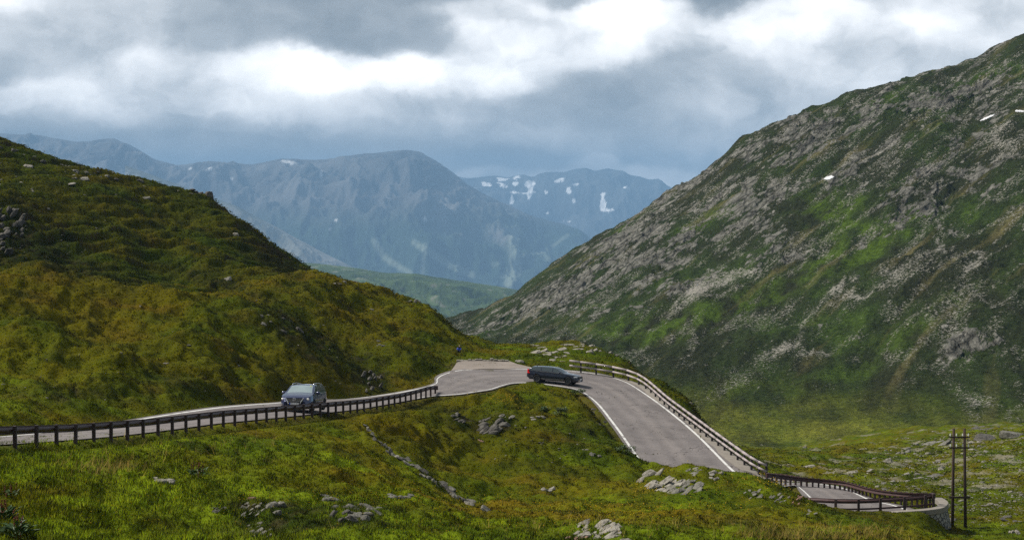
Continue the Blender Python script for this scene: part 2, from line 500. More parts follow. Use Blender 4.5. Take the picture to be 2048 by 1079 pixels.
# ------------------------------------------------------------------ near ground
CP = []
def col(px, *pts):
    for y, D in pts: CP.append((px, y, D))
col(-500, (1079, 46), (1000, 52), (950, 56), (905, 60), (840, 80), (760, 96), (640, 125), (500, 150), (380, 190), (200, 260), (230, 420))
col(-200, (1079, 48), (1000, 55), (940, 60), (902, 64), (850, 80), (780, 96), (640, 125), (530, 150), (420, 190), (240, 262), (270, 420))
col(0, (1079, 50), (1000, 58), (940, 63), (902, 67), (848, 87), (800, 93), (760, 102), (700, 117), (640, 133), (580, 148), (532, 160), (565, 178), (520, 205), (425, 225), (350, 250), (285, 282), (330, 330), (420, 420))
col(100, (1079, 52), (1000, 60), (950, 65), (900, 71), (840, 92), (760, 108), (690, 124), (620, 141), (560, 154), (526, 163), (560, 180), (480, 215), (400, 240), (320, 282), (380, 330), (450, 420))
col(200, (1079, 54), (1000, 62), (950, 68), (896, 75), (832, 99), (790, 106), (740, 118), (680, 134), (620, 150), (558, 164), (590, 182), (560, 196), (480, 225), (400, 254), (345, 287), (410, 330), (470, 420))
col(300, (1079, 55), (1000, 64), (940, 72), (880, 82), (815, 108), (760, 120), (700, 134), (640, 148), (597, 163), (605, 182), (560, 207), (480, 238), (420, 262), (363, 288), (430, 330), (500, 420))
col(420, (1079, 56), (1000, 66), (930, 77), (866, 91), (802, 118), (760, 127), (700, 141), (640, 156), (588, 172), (580, 195), (560, 216), (480, 250), (402, 284), (480, 330), (530, 420))
col(520, (1079, 57), (1000, 68), (930, 79), (852, 101), (790, 130), (740, 140), (680, 155), (620, 172), (570, 192), (560, 222), (520, 250), (470, 284), (560, 330), (580, 420))
col(620, (1079, 58), (1000, 70), (920, 84), (838, 111), (782, 143), (740, 152), (690, 165), (640, 178), (590, 192), (542, 216), (590, 236), (570, 262), (537, 288), (640, 330), (640, 420))
col(700, (1079, 59), (1000, 73), (920, 90), (828, 121), (778, 151), (730, 160), (680, 174), (620, 194), (560, 222), (620, 250), (680, 320), (720, 420))
col(760, (1079, 60), (1010, 76), (940, 92), (880, 110), (822, 130), (765, 161), (730, 169), (690, 182), (640, 198), (590, 220), (574, 226), (660, 256), (720, 420))
col(850, (1079, 61), (1020, 80), (960, 97), (890, 115), (830, 136), (803, 147), (755, 170), (735, 177), (700, 189), (650, 206), (612, 226), (700, 256), (760, 420))
col(900, (1079, 62), (1030, 82), (985, 101), (940, 111), (880, 126), (830, 140), (797, 149), (728, 180), (700, 196), (660, 214), (648, 226), (730, 256), (790, 420))
col(950, (1079, 62), (1035, 82), (1000, 98), (960, 109), (900, 123), (840, 135), (800, 146), (716, 186), (697, 205), (686, 216), (760, 256), (800, 420))
col(1000, (1079, 62), (1045, 81), (1010, 97), (985, 106), (940, 115), (900, 121), (850, 131), (800, 144), (776, 156), (714, 190), (694, 212), (685, 224), (760, 256), (830, 420))
col(1050, (1079, 63), (1045, 81), (1000, 101), (950, 114), (900, 123), (850, 132), (800, 146), (769, 159), (728, 186), (705, 200), (690, 216), (760, 250), (850, 420))
col(1100, (1079, 64), (1045, 81), (1000, 102), (950, 114), (900, 124), (850, 134), (805, 148), (777, 159), (728, 187), (708, 202), (684, 218), (760, 250), (860, 420))
col(1150, (1079, 65), (1042, 82), (995, 106), (940, 119), (880, 131), (830, 143), (792, 155), (730, 187), (700, 208), (683, 220), (770, 250), (870, 420))
col(1200, (1079, 66), (1035, 86), (990, 109), (950, 117), (900, 127), (850, 139), (812, 151), (735, 188), (712, 204), (697, 214), (790, 250), (880, 420))
col(1250, (1079, 67), (1030, 90), (990, 109), (940, 121), (887, 137), (745, 188), (728, 200), (722, 206), (800, 240), (890, 420))
col(1285, (1079, 68), (1030, 92), (990, 109), (955, 119), (938, 127))
col(1330, (1079, 69), (1030, 95), (990, 108), (965, 114), (945, 120), (785, 176), (768, 186), (850, 220), (900, 420))
col(1380, (1079, 70), (1030, 96), (990, 107), (960, 114), (931, 120), (815, 172), (803, 180), (880, 215), (905, 420))
col(1450, (1079, 72), (1030, 97), (990, 110), (943, 120), (965, 128), (905, 162), (950, 175), (905, 420))
col(1530, (1079, 74), (1030, 98), (995, 109), (957, 122), (990, 128), (985, 147), (950, 185), (905, 420))
col(1600, (1079, 77), (1040, 98), (1010, 112), (990, 121), (1008, 127), (980, 150), (945, 200), (900, 320), (885, 420))
col(1650, (1079, 79), (1045, 100), (1018, 117), (1010, 123), (980, 152), (945, 200), (895, 320), (870, 420))
col(1700, (1079, 82), (1050, 101), (1027, 121), (985, 150), (940, 210), (890, 310), (865, 420))
col(1760, (1079, 88), (1060, 101), (1040, 118), (1030, 125), (990, 150), (945, 200), (915, 250), (870, 330), (850, 420))
col(1820, (1079, 103), (1066, 112), (1056, 122), (1040, 140), (985, 160), (940, 205), (900, 270), (865, 330), (845, 420))
col(1890, (1079, 120), (1070, 127), (1055, 139), (1000, 165), (955, 205), (910, 260), (870, 315), (840, 420))
col(1960, (1079, 124), (1065, 133), (1040, 145), (990, 172), (940, 212), (890, 265), (862, 310), (840, 420))
col(2048, (1079, 120), (1050, 136), (1000, 165), (950, 195), (900, 235), (862, 290), (840, 420))
col(2300, (1079, 115), (1000, 160), (930, 200), (870, 270), (830, 420))
col(2600, (1079, 110), (1000, 150), (900, 200), (830, 270), (800, 420))
CP += [(1222, 848, 146), (1238, 868, 141), (1268, 912, 132), (1180, 800, 155), (1800, 1041, 124.5), (1840, 1054, 124.5), (1876, 1067, 125.5), (1860, 1062, 124)]
# the platform by the stone bastion
for x, y, D in ((1700, 1016, 128.5), (1760, 1018, 128), (1810, 1018, 128), (1850, 1016, 128.2), (1780, 1004, 132.5), (1830, 1008, 131), (1740, 985, 136.5), (1680, 968, 141), (1790, 998, 134.5)):
    CP.append((x, y, D))
for x in (-500, 200, 800, 1400, 2000, 2600):
    for D, z in ((2, -1.75), (12, -2.6), (25, -5.0), (36, -7.4 - (1.2 if x > 1300 else 0))):
        CP.append((x, YH - z / D * F, D))
CP = np.array(CP, float)

def rbf_fit(P):
    u = (P[:, 0] - 1024) / F; q = np.log(P[:, 2]); s = (YH - P[:, 1]) / F
    X = np.stack([u * 3.0, q], 1)
    n = len(X)
    r = np.sqrt(((X[:, None] - X[None]) ** 2).sum(-1) + 1e-5)
    A = np.zeros((n + 3, n + 3)); A[:n, :n] = r + np.eye(n) * 2e-4; A[:n, n] = 1; A[:n, n + 1:] = X; A[n, :n] = 1; A[n + 1:, :n] = X.T
    w = np.linalg.solve(A, np.concatenate([s, [0, 0, 0]]))
    def ev(u, q):
        sh = u.shape; Y = np.stack([u.ravel() * 3.0, q.ravel()], 1); out = np.empty(len(Y))
        for i in range(0, len(Y), 20000):
            y = Y[i:i + 20000]
            d = np.sqrt((y[:, :1] - X[None, :, 0]) ** 2 + (y[:, 1:] - X[None, :, 1]) ** 2 + 1e-5)
            out[i:i + 20000] = d @ w[:n] + w[n] + y @ w[n + 1:]
        return out.reshape(sh)
    return ev
near_s = rbf_fit(CP)

# road samples for carving the bench
_rs = []
for A, B in ((RA, RB), (CA, CB)):
    for t in np.linspace(-.04, 1.04, 13):
        _rs.append(A * (1 - t) + B * t)
_rs.append(kin); _rs.append(kout - fl * .1)
for i in np.linspace(0, 1, 6):
    for j in np.linspace(0, 1, 14):
        _rs.append(Wz(912 + j * 105, 738 - i * 17, -15.44 - .1 * (j > .7))[None])
RS = np.concatenate(_rs)
_kd = kdtree.KDTree(len(RS))
for i, p in enumerate(RS): _kd.insert((p[0], p[1], 0), i)
_kd.balance()
RAILP = np.array([rail_pt(D) for D in np.linspace(50, 153, 80)])

def terr(x, y):
    """ground height, distance to the road, for arrays of x, y"""
    x = np.asarray(x, float); y = np.asarray(y, float); sh = x.shape
    x = x.ravel(); y = y.ravel()
    u = x / y; q = np.log(y)
    z = near_s(u, q) * y
    z = z - np.maximum(0, y - 398) * .35
    dr = np.full(len(x), 99.0); zr = np.zeros(len(x))
    sel = np.nonzero((y > 46) & (y < 200) & (u > -.42) & (u < .26))[0]
    for i in sel:
        c, k, d = _kd.find((x[i], y[i], 0)); dr[i] = d; zr[i] = RS[k, 2]
    # hummocks, terraces and tussocks
    far = ss(140, 230, y) * ss(.0, -.1, u)
    amp = ss(.6, 3.6, dr)
    fg = ss(125, 105, y)
    h = (.42 + .2 * fg) * fbm(x / 6, y / 9, 4, 3) + .26 * fbm(x / 1.7, y / 2.6, 3, 8) + .16 * np.maximum(0, pn(x / .8, y / 1.1, 12))
    h = h + .07 * fbm(x / .4, y / .55, 2, 21) + fg * .22 * (ridged(x / 3.1 + .2 * pn(x, y / 1.5, 6), y / 4.2, 3, 23) - .5)
    back = ss(0, 10, y - np.interp(1024 + F * u, [0, 200, 420, 520, 620, 850, 1000], [164, 172, 184, 204, 228, 240, 300])) * ss(.02, -.05, u)
    a = (x * .8 + z * 1.0); bq = (-x * .35 + y * .3 + z * .9)
    h = h + back * (.75 * (ridged(a / 6 + .7 * pn(a / 5, bq / 4, 9), bq / 3.4 + .8 * pn(a / 9, bq / 5, 10), 4, 31) - .45) + .75 * fbm(a / 2.4, bq / 1.1, 3, 32) + 1.5 * fbm(x / 16, y / 24, 3, 33))
    mid = ss(84, 120, y) * ss(.03, -.04, u) * (1 - back)
    h = h + mid * (1.0 * (ridged(x / 8 + .25 * pn(x / 4, y / 5, 5), y / 10, 4, 35) - .5) + .4 * fbm(x / 2.6, y / 4.2, 3, 37) + .9 * fbm(x / 22, y / 26, 2, 38))
    mound = ss(.09, .05, np.abs(u - .02)) * ss(108, 122, y) * ss(170, 155, y)
    h = h + mound * (.45 * fbm(x / 3.2, y / 6, 3, 41) + .45 * (ridged(x / 4, y / 5, 3, 43) - .5))
    rt = ss(.1, .14, u) * ss(150, 190, y)
    h = h + rt * (1.3 * fbm(x / 16, y / 30, 4, 51) + .5 * fbm(x / 4, y / 7, 3, 53))
    px = 1024 + F * u
    dc = y - np.interp(px, [0, 200, 420, 520, 620, 850, 1000], [164, 172, 184, 204, 228, 240, 300])
    def hump(cx, cd, rx, rd, hh): return hh * np.exp(-((px - cx) / rx) ** 2 - ((y - cd) / rd) ** 2)
    h = h + hump(560, 158, 120, 9, 1.7) + hump(705, 170, 70, 9, -1.5) + hump(800, 176, 70, 10, .9) + hump(60, 122, 90, 8, 1.3) + hump(250, 118, 70, 6, 1.0) + hump(400, 142, 80, 8, 1.2) + hump(160, 140, 90, 7, -.9) + hump(330, 156, 90, 7, .9) + hump(450, 112, 60, 6, .8)
    h = h + hump(860, 205, 80, 10, 1.0) + hump(720, 202, 60, 9, -1.2) + hump(120, 215, 130, 16, -1.6) + hump(330, 228, 60, 16, -1.6) + hump(480, 262, 80, 14, 1.5)
    h = h * ss(15, 62, y)
    z = z + h * amp
    z = z + ss(.25, 1.0, dr) * (hump(1198, 151, 9, 3, .75) + hump(1216, 145.5, 9, 3, .7) + hump(1250, 137.5, 12, 3.5, .75) + hump(1178, 157, 10, 3, .4))
    # the road's bench
    bl = ss(.4, 2.1 + .9 * ss(-.05, -.12, u), dr)
    z = np.where(dr < 98, (zr - .07 - .28 * ss(.25, 1.0, dr)) * (1 - bl) + z * bl, z)
    return z.reshape(sh), dr.reshape(sh)

G = {}
def tf(x, y, keys=('z', 'd')):
    """the built ground mesh, looked up: height and distance to the road"""
    x = np.asarray(x, float); y = np.asarray(y, float)
    fi = np.interp(np.log(y), G['q'], np.arange(len(G['q']))); fj = np.interp(x / y, G['u'], np.arange(len(G['u'])))
    i = np.clip(fi.astype(int), 0, len(G['q']) - 2); j = np.clip(fj.astype(int), 0, len(G['u']) - 2)
    a = fi - i; b = fj - j; out = []
    for g in [G[k] for k in keys]:
        out.append((g[i, j] * (1 - b) + g[i, j + 1] * b) * (1 - a) + (g[i + 1, j] * (1 - b) + g[i + 1, j + 1] * b) * a)
    return out

def pick(pxs, pys, d0=44, d1=400, n=420):
    """where sight lines meet the near ground"""
    pxs = np.asarray(pxs, float); pys = np.asarray(pys, float)
    D = np.exp(np.linspace(math.log(d0), math.log(d1), n))
    x = ((pxs - 1024) / F)[:, None] * D[None]; y = np.repeat(D[None], len(pxs), 0)
    z, dr = tf(x, y)
    ray = ((YH - pys) / F)[:, None] * D[None]
    hit = z >= ray
    k = np.argmax(hit, 1); k[~hit.any(1)] = n - 1
    k = np.maximum(k, 1); i = np.arange(len(pxs))
    a = z[i, k - 1] - ray[i, k - 1]; b = z[i, k] - ray[i, k]
    t = np.clip(-a / (b - a + 1e-9), 0, 1)
    Dh = D[k - 1] * (1 - t) + D[k] * t
    zz = (YH - pys) / F * Dh
    miss = ~hit.any(1)                     # sight lines just over the skyline: the ground where they pass closest
    if miss.any():
        km = np.argmax((z - ray) / D[None], 1); Dh = np.where(miss, D[km], Dh); zz = np.where(miss, z[i, km], zz)
    return np.stack([(pxs - 1024) / F * Dh, Dh, zz], 1)

GREEN = np.array([.056, .082, .003]); OLIVE = np.array([.108, .096, .003]); RUST = np.array([.118, .072, .006])
DARK = np.array([.018, .028, .003]); STRAW = np.array([.27, .21, .05]); BRIGHT = np.array([.135, .180, .005]); SOIL = np.array([.055, .038, .022])
def cover(x, y, z):
    """colour of the plant cover at a place, with left-hill light and shade painted in"""
    u = x / y
    n1 = fbm(x / 9, y / 14, 4, 61) + .0; n2 = fbm(x / 2.2, y / 3.4, 3, 63); n3 = fbm(x / 30, y / 40, 3, 65)
    hill = ss(84, 120, y) * ss(.03, -.05, u + .0006 * (y - 150))
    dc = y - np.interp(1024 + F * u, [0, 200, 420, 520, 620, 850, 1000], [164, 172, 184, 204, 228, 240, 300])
    back = ss(-2, 4, dc) * ss(.02, -.05, u)  # back hill mask: darker cover colour paints its slope in shade
    brow = ss(-34, -6, dc) * (1 - back) * ss(.0, -.06, u)  # yellower tint paints the front crest as lit
    lead = ss(76, 88, y) * ss(103, 94, y) * ss(-.12, -.07, u)            # dry flowery crest before the hollow
    olive = np.clip(.36 + 1.2 * n1 + .28 * n2 + .32 * hill - .22 * back + .5 * brow + .45 * lead - .28 * ss(88, 60, y), 0, 1)
    rust = np.clip(1.1 * fbm(x / 4, y / 6, 4, 67) - .08 + .08 * hill + .12 * brow - .15 * back + .25 * lead + n3 * .3, 0, .55)
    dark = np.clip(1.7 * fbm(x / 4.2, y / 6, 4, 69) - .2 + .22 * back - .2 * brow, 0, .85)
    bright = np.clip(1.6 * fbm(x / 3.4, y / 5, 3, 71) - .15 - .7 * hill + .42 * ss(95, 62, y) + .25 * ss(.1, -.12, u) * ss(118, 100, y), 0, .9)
    rtf = ss(.1, .15, u) * ss(150, 200, y)
    c = GREEN * (1 - olive)[..., None] + OLIVE * olive[..., None]
    c = c * (1 - rust[..., None]) + RUST * rust[..., None]
    c = c * (1 - bright[..., None]) + BRIGHT * bright[..., None]
    c = c * (1 - dark[..., None]) + DARK * dark[..., None]
    px = 1024 + F * u; py = YH - F * z / y
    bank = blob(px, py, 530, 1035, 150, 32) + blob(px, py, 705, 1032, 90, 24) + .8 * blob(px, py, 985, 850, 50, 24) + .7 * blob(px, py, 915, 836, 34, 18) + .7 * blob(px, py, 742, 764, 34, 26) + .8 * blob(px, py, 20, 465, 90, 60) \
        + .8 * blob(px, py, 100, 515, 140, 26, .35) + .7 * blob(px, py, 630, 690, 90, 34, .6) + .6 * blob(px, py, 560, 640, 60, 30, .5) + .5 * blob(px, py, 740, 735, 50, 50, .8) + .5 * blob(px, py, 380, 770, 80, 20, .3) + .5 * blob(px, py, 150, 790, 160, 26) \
        + .5 * blob(px, py, 430, 560, 120, 16, .3) + .6 * blob(px, py, 540, 520, 80, 18, .6) + .5 * blob(px, py, 1160, 860, 60, 30) + .4 * blob(px, py, 1745, 1030, 60, 16) + .4 * blob(px, py, 1450, 1040, 120, 14)  # dark soil round the rocks, plus painted shade in gully and hollows
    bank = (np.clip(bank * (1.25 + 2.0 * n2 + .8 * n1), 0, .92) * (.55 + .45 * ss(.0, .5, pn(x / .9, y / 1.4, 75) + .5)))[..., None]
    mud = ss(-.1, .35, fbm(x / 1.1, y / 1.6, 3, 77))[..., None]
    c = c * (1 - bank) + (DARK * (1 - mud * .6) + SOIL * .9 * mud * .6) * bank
    c = c * (1 - .24 * back[..., None]) * (1 - .10 * hill[..., None]) * (1 + .32 * ss(128, 100, y)[..., None])  # back hill dimmed further as painted shade
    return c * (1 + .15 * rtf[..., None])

def near_ground():
    rows = np.concatenate([np.exp(np.linspace(math.log(1.2), math.log(43), 50, endpoint=False)), np.exp(np.linspace(math.log(43), math.log(420), 860))])
    us = np.concatenate([np.linspace(-.5, -.3, 60, endpoint=False), np.linspace(-.3, .3, 880), np.linspace(.3, .5, 61)[1:]])
    U, D = np.meshgrid(us, rows); x = U * D
    z, dr = terr(x, D)
    P3 = np.stack([x, D, z], -1)
    nn = np.cross(np.gradient(P3, axis=1), np.gradient(P3, axis=0)); nn /= np.linalg.norm(nn, axis=2)[..., None]
    G.update(q=np.log(rows), u=us, z=z, d=dr, nx=nn[..., 0], ny=nn[..., 1], nz=nn[..., 2])
    V = np.stack([x, D, z], -1).reshape(-1, 3)
    o = big_mesh('hillside', V, grid_faces(len(rows), len(us)), M['hill'])
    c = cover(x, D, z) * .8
    # bare soil where the ground is steep and beside the road
    gz = np.abs(np.gradient(z, axis=1) / np.maximum(np.gradient(x, axis=1), 1e-3))
    soil = np.clip(ss(1.0, 2.2, gz) + .7 * ss(1.6, .4, dr) * (.5 + .5 * pn(x / .5, D / .5, 3)), 0, .85)[..., None]
    c = c * (1 - soil) + SOIL * soil
    # stony turf on the pasture beyond the lower bend
    st = ss(.1, .15, U) * ss(150, 190, D) * ss(.12, .45, fbm(x / 3, D / 5, 4, 81) + .5 * fbm(x / 14, D / 22, 3, 83))
    c = c * (1 - st[..., None] * .7) + np.array([.2, .18, .14]) * st[..., None] * .7
    col_attr(o, c.reshape(-1, 3))
    struct(o)
near_ground()

# ------------------------------------------------------------------ grass
def blades(name, xs, ys, hgt, wid, nb, colour, label_kind='stuff', seed=1, lean=.5, mat=None):
    r = np.random.default_rng(seed)
    z, dr = tf(xs, ys)
    keep = dr > .12 + .5 * np.clip(pn(xs / .7, ys / .9, 19) + .35, 0, 1)
    xs, ys, z, hgt, wid, colour = xs[keep], ys[keep], z[keep], hgt[keep], wid[keep], colour[keep]
    n = len(xs)
    i = np.repeat(np.arange(n), nb); m = len(i)
    ang = r.uniform(0, 2 * PI, m); sp = r.uniform(0, 1, m) ** .5 * wid[i] * 2.2
    bxp = xs[i] + np.cos(ang) * sp; byp = ys[i] + np.sin(ang) * sp
    h = hgt[i] * r.uniform(.5, 1.25, m); w = wid[i] * r.uniform(.6, 1.3, m)
    la = ang + r.normal(0, .6, m); ll = h * lean * r.uniform(.1, 1.2, m)
    fa = r.uniform(0, PI, m); dx = np.cos(fa) * w * .5; dy = np.sin(fa) * w * .5
    zb = z[i] - .04 - .1 * wid[i]
    V = np.empty((m, 3, 3))
    V[:, 0] = np.stack([bxp - dx, byp - dy, zb], 1); V[:, 1] = np.stack([bxp + dx, byp + dy, zb], 1)
    V[:, 2] = np.stack([bxp + np.cos(la) * ll, byp + np.sin(la) * ll, zb + h], 1)
    o = big_mesh(name, V.reshape(-1, 3), np.arange(m * 3).reshape(-1, 3), mat or M['grass'], False)
    nv = np.stack(tf(xs, ys, ('nx', 'ny', 'nz')), 1)[i] + r.normal(0, .13, (m, 3))
    nv /= np.linalg.norm(nv, axis=1)[:, None]
    at = o.data.attributes.new('lie', 'FLOAT_VECTOR', 'POINT'); at.data.foreach_set('vector', np.repeat(nv, 3, 0).astype(np.float32).ravel())
    cc = colour[i] * r.uniform(.8, 1.22, (m, 1))
    hue = r.normal(0, .08, m)
    cc[:, 0] *= 1 + hue; cc[:, 1] *= 1 - hue * .4
    col_attr(o, np.repeat(np.clip(cc, .003, .8), 3, 0))
    o['kind'] = label_kind
    return o

def scatter(n, u0, u1, d0, d1, seed):
    r = np.random.default_rng(seed)
    u = r.uniform(u0, u1, n); D = np.exp(r.uniform(math.log(d0), math.log(d1), n))
    return u * D, D

def make_grass():
    x, y = scatter(DENS, -.29, .29, 42, 300, 11)
    z, dr = tf(x, y)
    u = x / y
    clump = .5 + .8 * np.clip(fbm(x / 1.4, y / 2, 3, 91) + .25, 0, 1)
    lead = ss(62, 50, y) * .3
    h = (.12 + .07 * ss(110, 55, y)) * clump * (1 + .25 * ss(90, 200, y)) * (1 + .35 * ss(-.08, -.2, u) * ss(90, 60, y))
    w = .00075 * y * (1 + .5 * ss(100, 250, y))
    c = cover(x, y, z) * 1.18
    st = ss(.1, .15, u) * ss(150, 190, y) * ss(.12, .45, fbm(x / 3, y / 5, 4, 81) + .5 * fbm(x / 14, y / 22, 3, 83))
    keep = rng.uniform(0, 1, len(x)) > st * .85
    blades('grass', x[keep], y[keep], h[keep], w[keep], 4, c[keep], seed=12)
    # tall straw-coloured grass heads in the foreground on the right and by the left verge
    xs = []; ys = []
    for (px, py, sx, sy, n) in ((1650, 1074, 80, 12, 300), (1560, 1070, 60, 10, 120), (1740, 1066, 40, 10, 140), (215, 940, 45, 7, 160), (420, 905, 160, 18, 90), (1250, 1050, 170, 12, 120)):
        p = pick(rng.normal(px, sx, n), np.clip(rng.normal(py, sy, n), 870, 1079), 44, 140, 160)
        xs.append(p[:, 0]); ys.append(p[:, 1])
    xs = np.concatenate(xs); ys = np.concatenate(ys)
    n = len(xs)
    blades('straw_grass', xs, ys, rng.uniform(.3, .55, n), np.full(n, .025), 3, np.tile(STRAW, (n, 1)), seed=14, lean=.9)
DENS = 400000
make_grass()

def flowers():
    P = []
    for (px, py, sx, sy, n) in ((1010, 803, 16, 5, 60), (960, 797, 60, 6, 25), (1060, 815, 40, 6, 20), (900, 1012, 320, 12, 260), (1250, 1030, 130, 12, 220), (620, 1000, 180, 12, 160), (1285, 985, 14, 8, 60), (1560, 967, 45, 8, 120), (1420, 975, 90, 20, 60), (300, 1040, 250, 25, 60), (1000, 1060, 400, 14, 120)):
        P.append(pick(rng.normal(px, sx, n), np.clip(rng.normal(py, sy, n), 780, 1078), 44, 165, 200))
    P = np.concatenate(P)
    z, dr = tf(P[:, 0], P[:, 1]); P = P[dr > .5]; z = z[dr > .5]
    n = len(P); s = rng.uniform(.018, .045, n) * np.clip(P[:, 1] / 90, .7, 1.6)
    ic = np.array([[1, 0, 0], [-.5, .87, 0], [-.5, -.87, 0], [0, 0, .9], [0, 0, -.5]])
    V = (ic[None] * s[:, None, None] + np.stack([P[:, 0], P[:, 1], z + rng.uniform(.16, .34, n)], 1)[:, None]).reshape(-1, 3)
    f = np.array([[0, 1, 3], [1, 2, 3], [2, 0, 3], [1, 0, 4], [2, 1, 4], [0, 2, 4]])
    o = big_mesh('wildflowers', V, (f[None] + (np.arange(n) * 5)[:, None, None]).reshape(-1, 3), M['flower'], False)
    o['kind'] = 'stuff'
flowers()
# ------------------------------------------------------------------ the rocky mountain across the valley
MP = []
def mcol(px, *pts):
    for y, D in pts: MP.append((px, y, D))
mcol(820, (690, 900), (672, 1060), (720, 1250))
mcol(900, (680, 720), (662, 900), (640, 1060), (720, 1250))
mcol(960, (700, 650), (660, 800), (616, 1040), (720, 1250))
mcol(1000, (715, 600), (690, 690), (650, 850), (602, 1020), (700, 1250))
mcol(1040, (730, 560), (680, 690), (635, 830), (577, 1000), (700, 1250))
mcol(1070, (745, 540), (700, 640), (640, 760), (590, 880), (552, 980), (690, 1250))
mcol(1140, (790, 500), (730, 580), (660, 690), (580, 820), (500, 965), (660, 1250))
mcol(1200, (830, 460), (760, 540), (700, 600), (620, 710), (540, 830), (466, 955), (640, 1250))
mcol(1340, (890, 400), (830, 450), (740, 530), (640, 640), (520, 765), (440, 860), (380, 930), (560, 1250))
mcol(1440, (895, 395), (840, 445), (740, 530), (620, 640), (470, 780), (380, 850), (317, 915), (520, 1250))
mcol(1480, (895, 395), (860, 430), (800, 480), (700, 560), (560, 680), (420, 790), (275, 900), (480, 1250))
mcol(1600, (890, 395), (870, 420), (820, 460), (700, 550), (550, 660), (380, 770), (228, 880), (450, 1250))
mcol(1720, (875, 395), (860, 420), (800, 470), (650, 570), (500, 670), (340, 770), (190, 870), (400, 1250))
mcol(1850, (865, 395), (850, 410), (780, 470), (620, 570), (450, 670), (280, 770), (148, 860), (380, 1250))
mcol(1940, (860, 395), (845, 405), (700, 510), (530, 610), (360, 720), (200, 800), (128, 850), (380, 1250))
mcol(2048, (855, 395), (840, 400), (750, 450), (600, 560), (400, 660), (200, 770), (76, 845), (350, 1250))
mcol(2300, (850, 395), (600, 560), (300, 680), (50, 800), (-50, 850), (300, 1250))
mcol(2600, (850, 395), (560, 560), (200, 680), (-100, 850), (300, 1250))
MP = np.array(MP, float)
mount_s = rbf_fit(MP)

def pxpy(x, y, z): return 1024 + F * x / y, YH - F * z / y

def mount(x, y):
    u = x / y; s = mount_s(u, np.log(y)); z0 = s * y
    up = ss(-53, -41, z0)                                    # 0 on the valley floor, 1 on the flank
    px, py = pxpy(x, y, z0)
    up = np.maximum(up, ss(770, 700, py))
    # where bare rock stands (areas of the flank), broken by noise
    R = (1.0 * blob(px, py, 1300, 470, 260, 75, -.62) + .9 * blob(px, py, 1500, 420, 170, 80, -.5) + .75 * blob(px, py, 1130, 590, 150, 40, -.5)
         + .8 * blob(px, py, 1700, 250, 330, 60, -.35) + .7 * blob(px, py, 1950, 190, 160, 90, -.4) + .75 * blob(px, py, 1950, 350, 160, 50, -.35)
         + .8 * blob(px, py, 1950, 690, 75, 32, -.15) + .7 * blob(px, py, 1780, 360, 110, 55, -.4) + .55 * blob(px, py, 1830, 440, 160, 40, -.35)
         + .6 * blob(px, py, 1000, 640, 80, 22, -.5) + .6 * blob(px, py, 1340, 590, 160, 28, -.3) + .6 * blob(px, py, 1560, 520, 100, 40, -.4))
    R = R - .8 * blob(px, py, 1670, 430, 50, 40) - .7 * blob(px, py, 1650, 520, 90, 30, -.5) - .5 * blob(px, py, 1500, 545, 70, 30, -.6)
    # strata run up to the right: rotated, stretched coordinates
    th = .62
    a = x * math.cos(th) + (z0 + y * .12) * math.sin(th); b = -x * math.sin(th) + (z0 + y * .12) * math.cos(th)
    n = fbm(a / 34, b / 11, 5, 101) * 1.1 + .5 * fbm(x / 60, y / 80, 3, 103)
    rockf = (np.clip(R, -.3, 1) * .50 + n * .46 + .045) * up
    rock = ss(.30, .62, rockf)
    e1, r1, ox, oy = worley(a / 6.5 + .35 * pn(a / 5, b / 4, 1), b / 2.1 + .35 * pn(a / 5, b / 4, 2), 107)
    e2, r2, ox2, oy2 = worley(a / 2.6 + .3 * pn(a / 2, b / 2, 3), b / 1.0, 109)
    slab = (r1 - .4) * 1.2 + ox * 1.1 * (r1 - .3) + oy * 1.3 * (r1 - .1) - .7 * ss(.12, .0, e1)
    slab2 = (r2 - .5) * .5 + oy2 * .6 - .35 * ss(.14, 0, e2)
    h = rock * (1.0 * slab + .8 * slab2 + 1.1 * (ridged(a / 12, b / 3.2, 4, 115) - .5))
    h = h + up * (4.5 * fbm(a / 60, b / 26, 4, 111) + 1.9 * (ridged(a / 26, b / 9, 3, 113) - .5))
    h = h + (1 - rock) * (.55 * fbm(x / 7, y / 9, 3, 117) + .35 * fbm(x / 2.4, y / 3, 2, 119))
    crest = ss(.0, .35, 1 - np.abs(n)) 
    return z0 + h, rockf, e1, e2, r1, r2, a, b, px, py, up

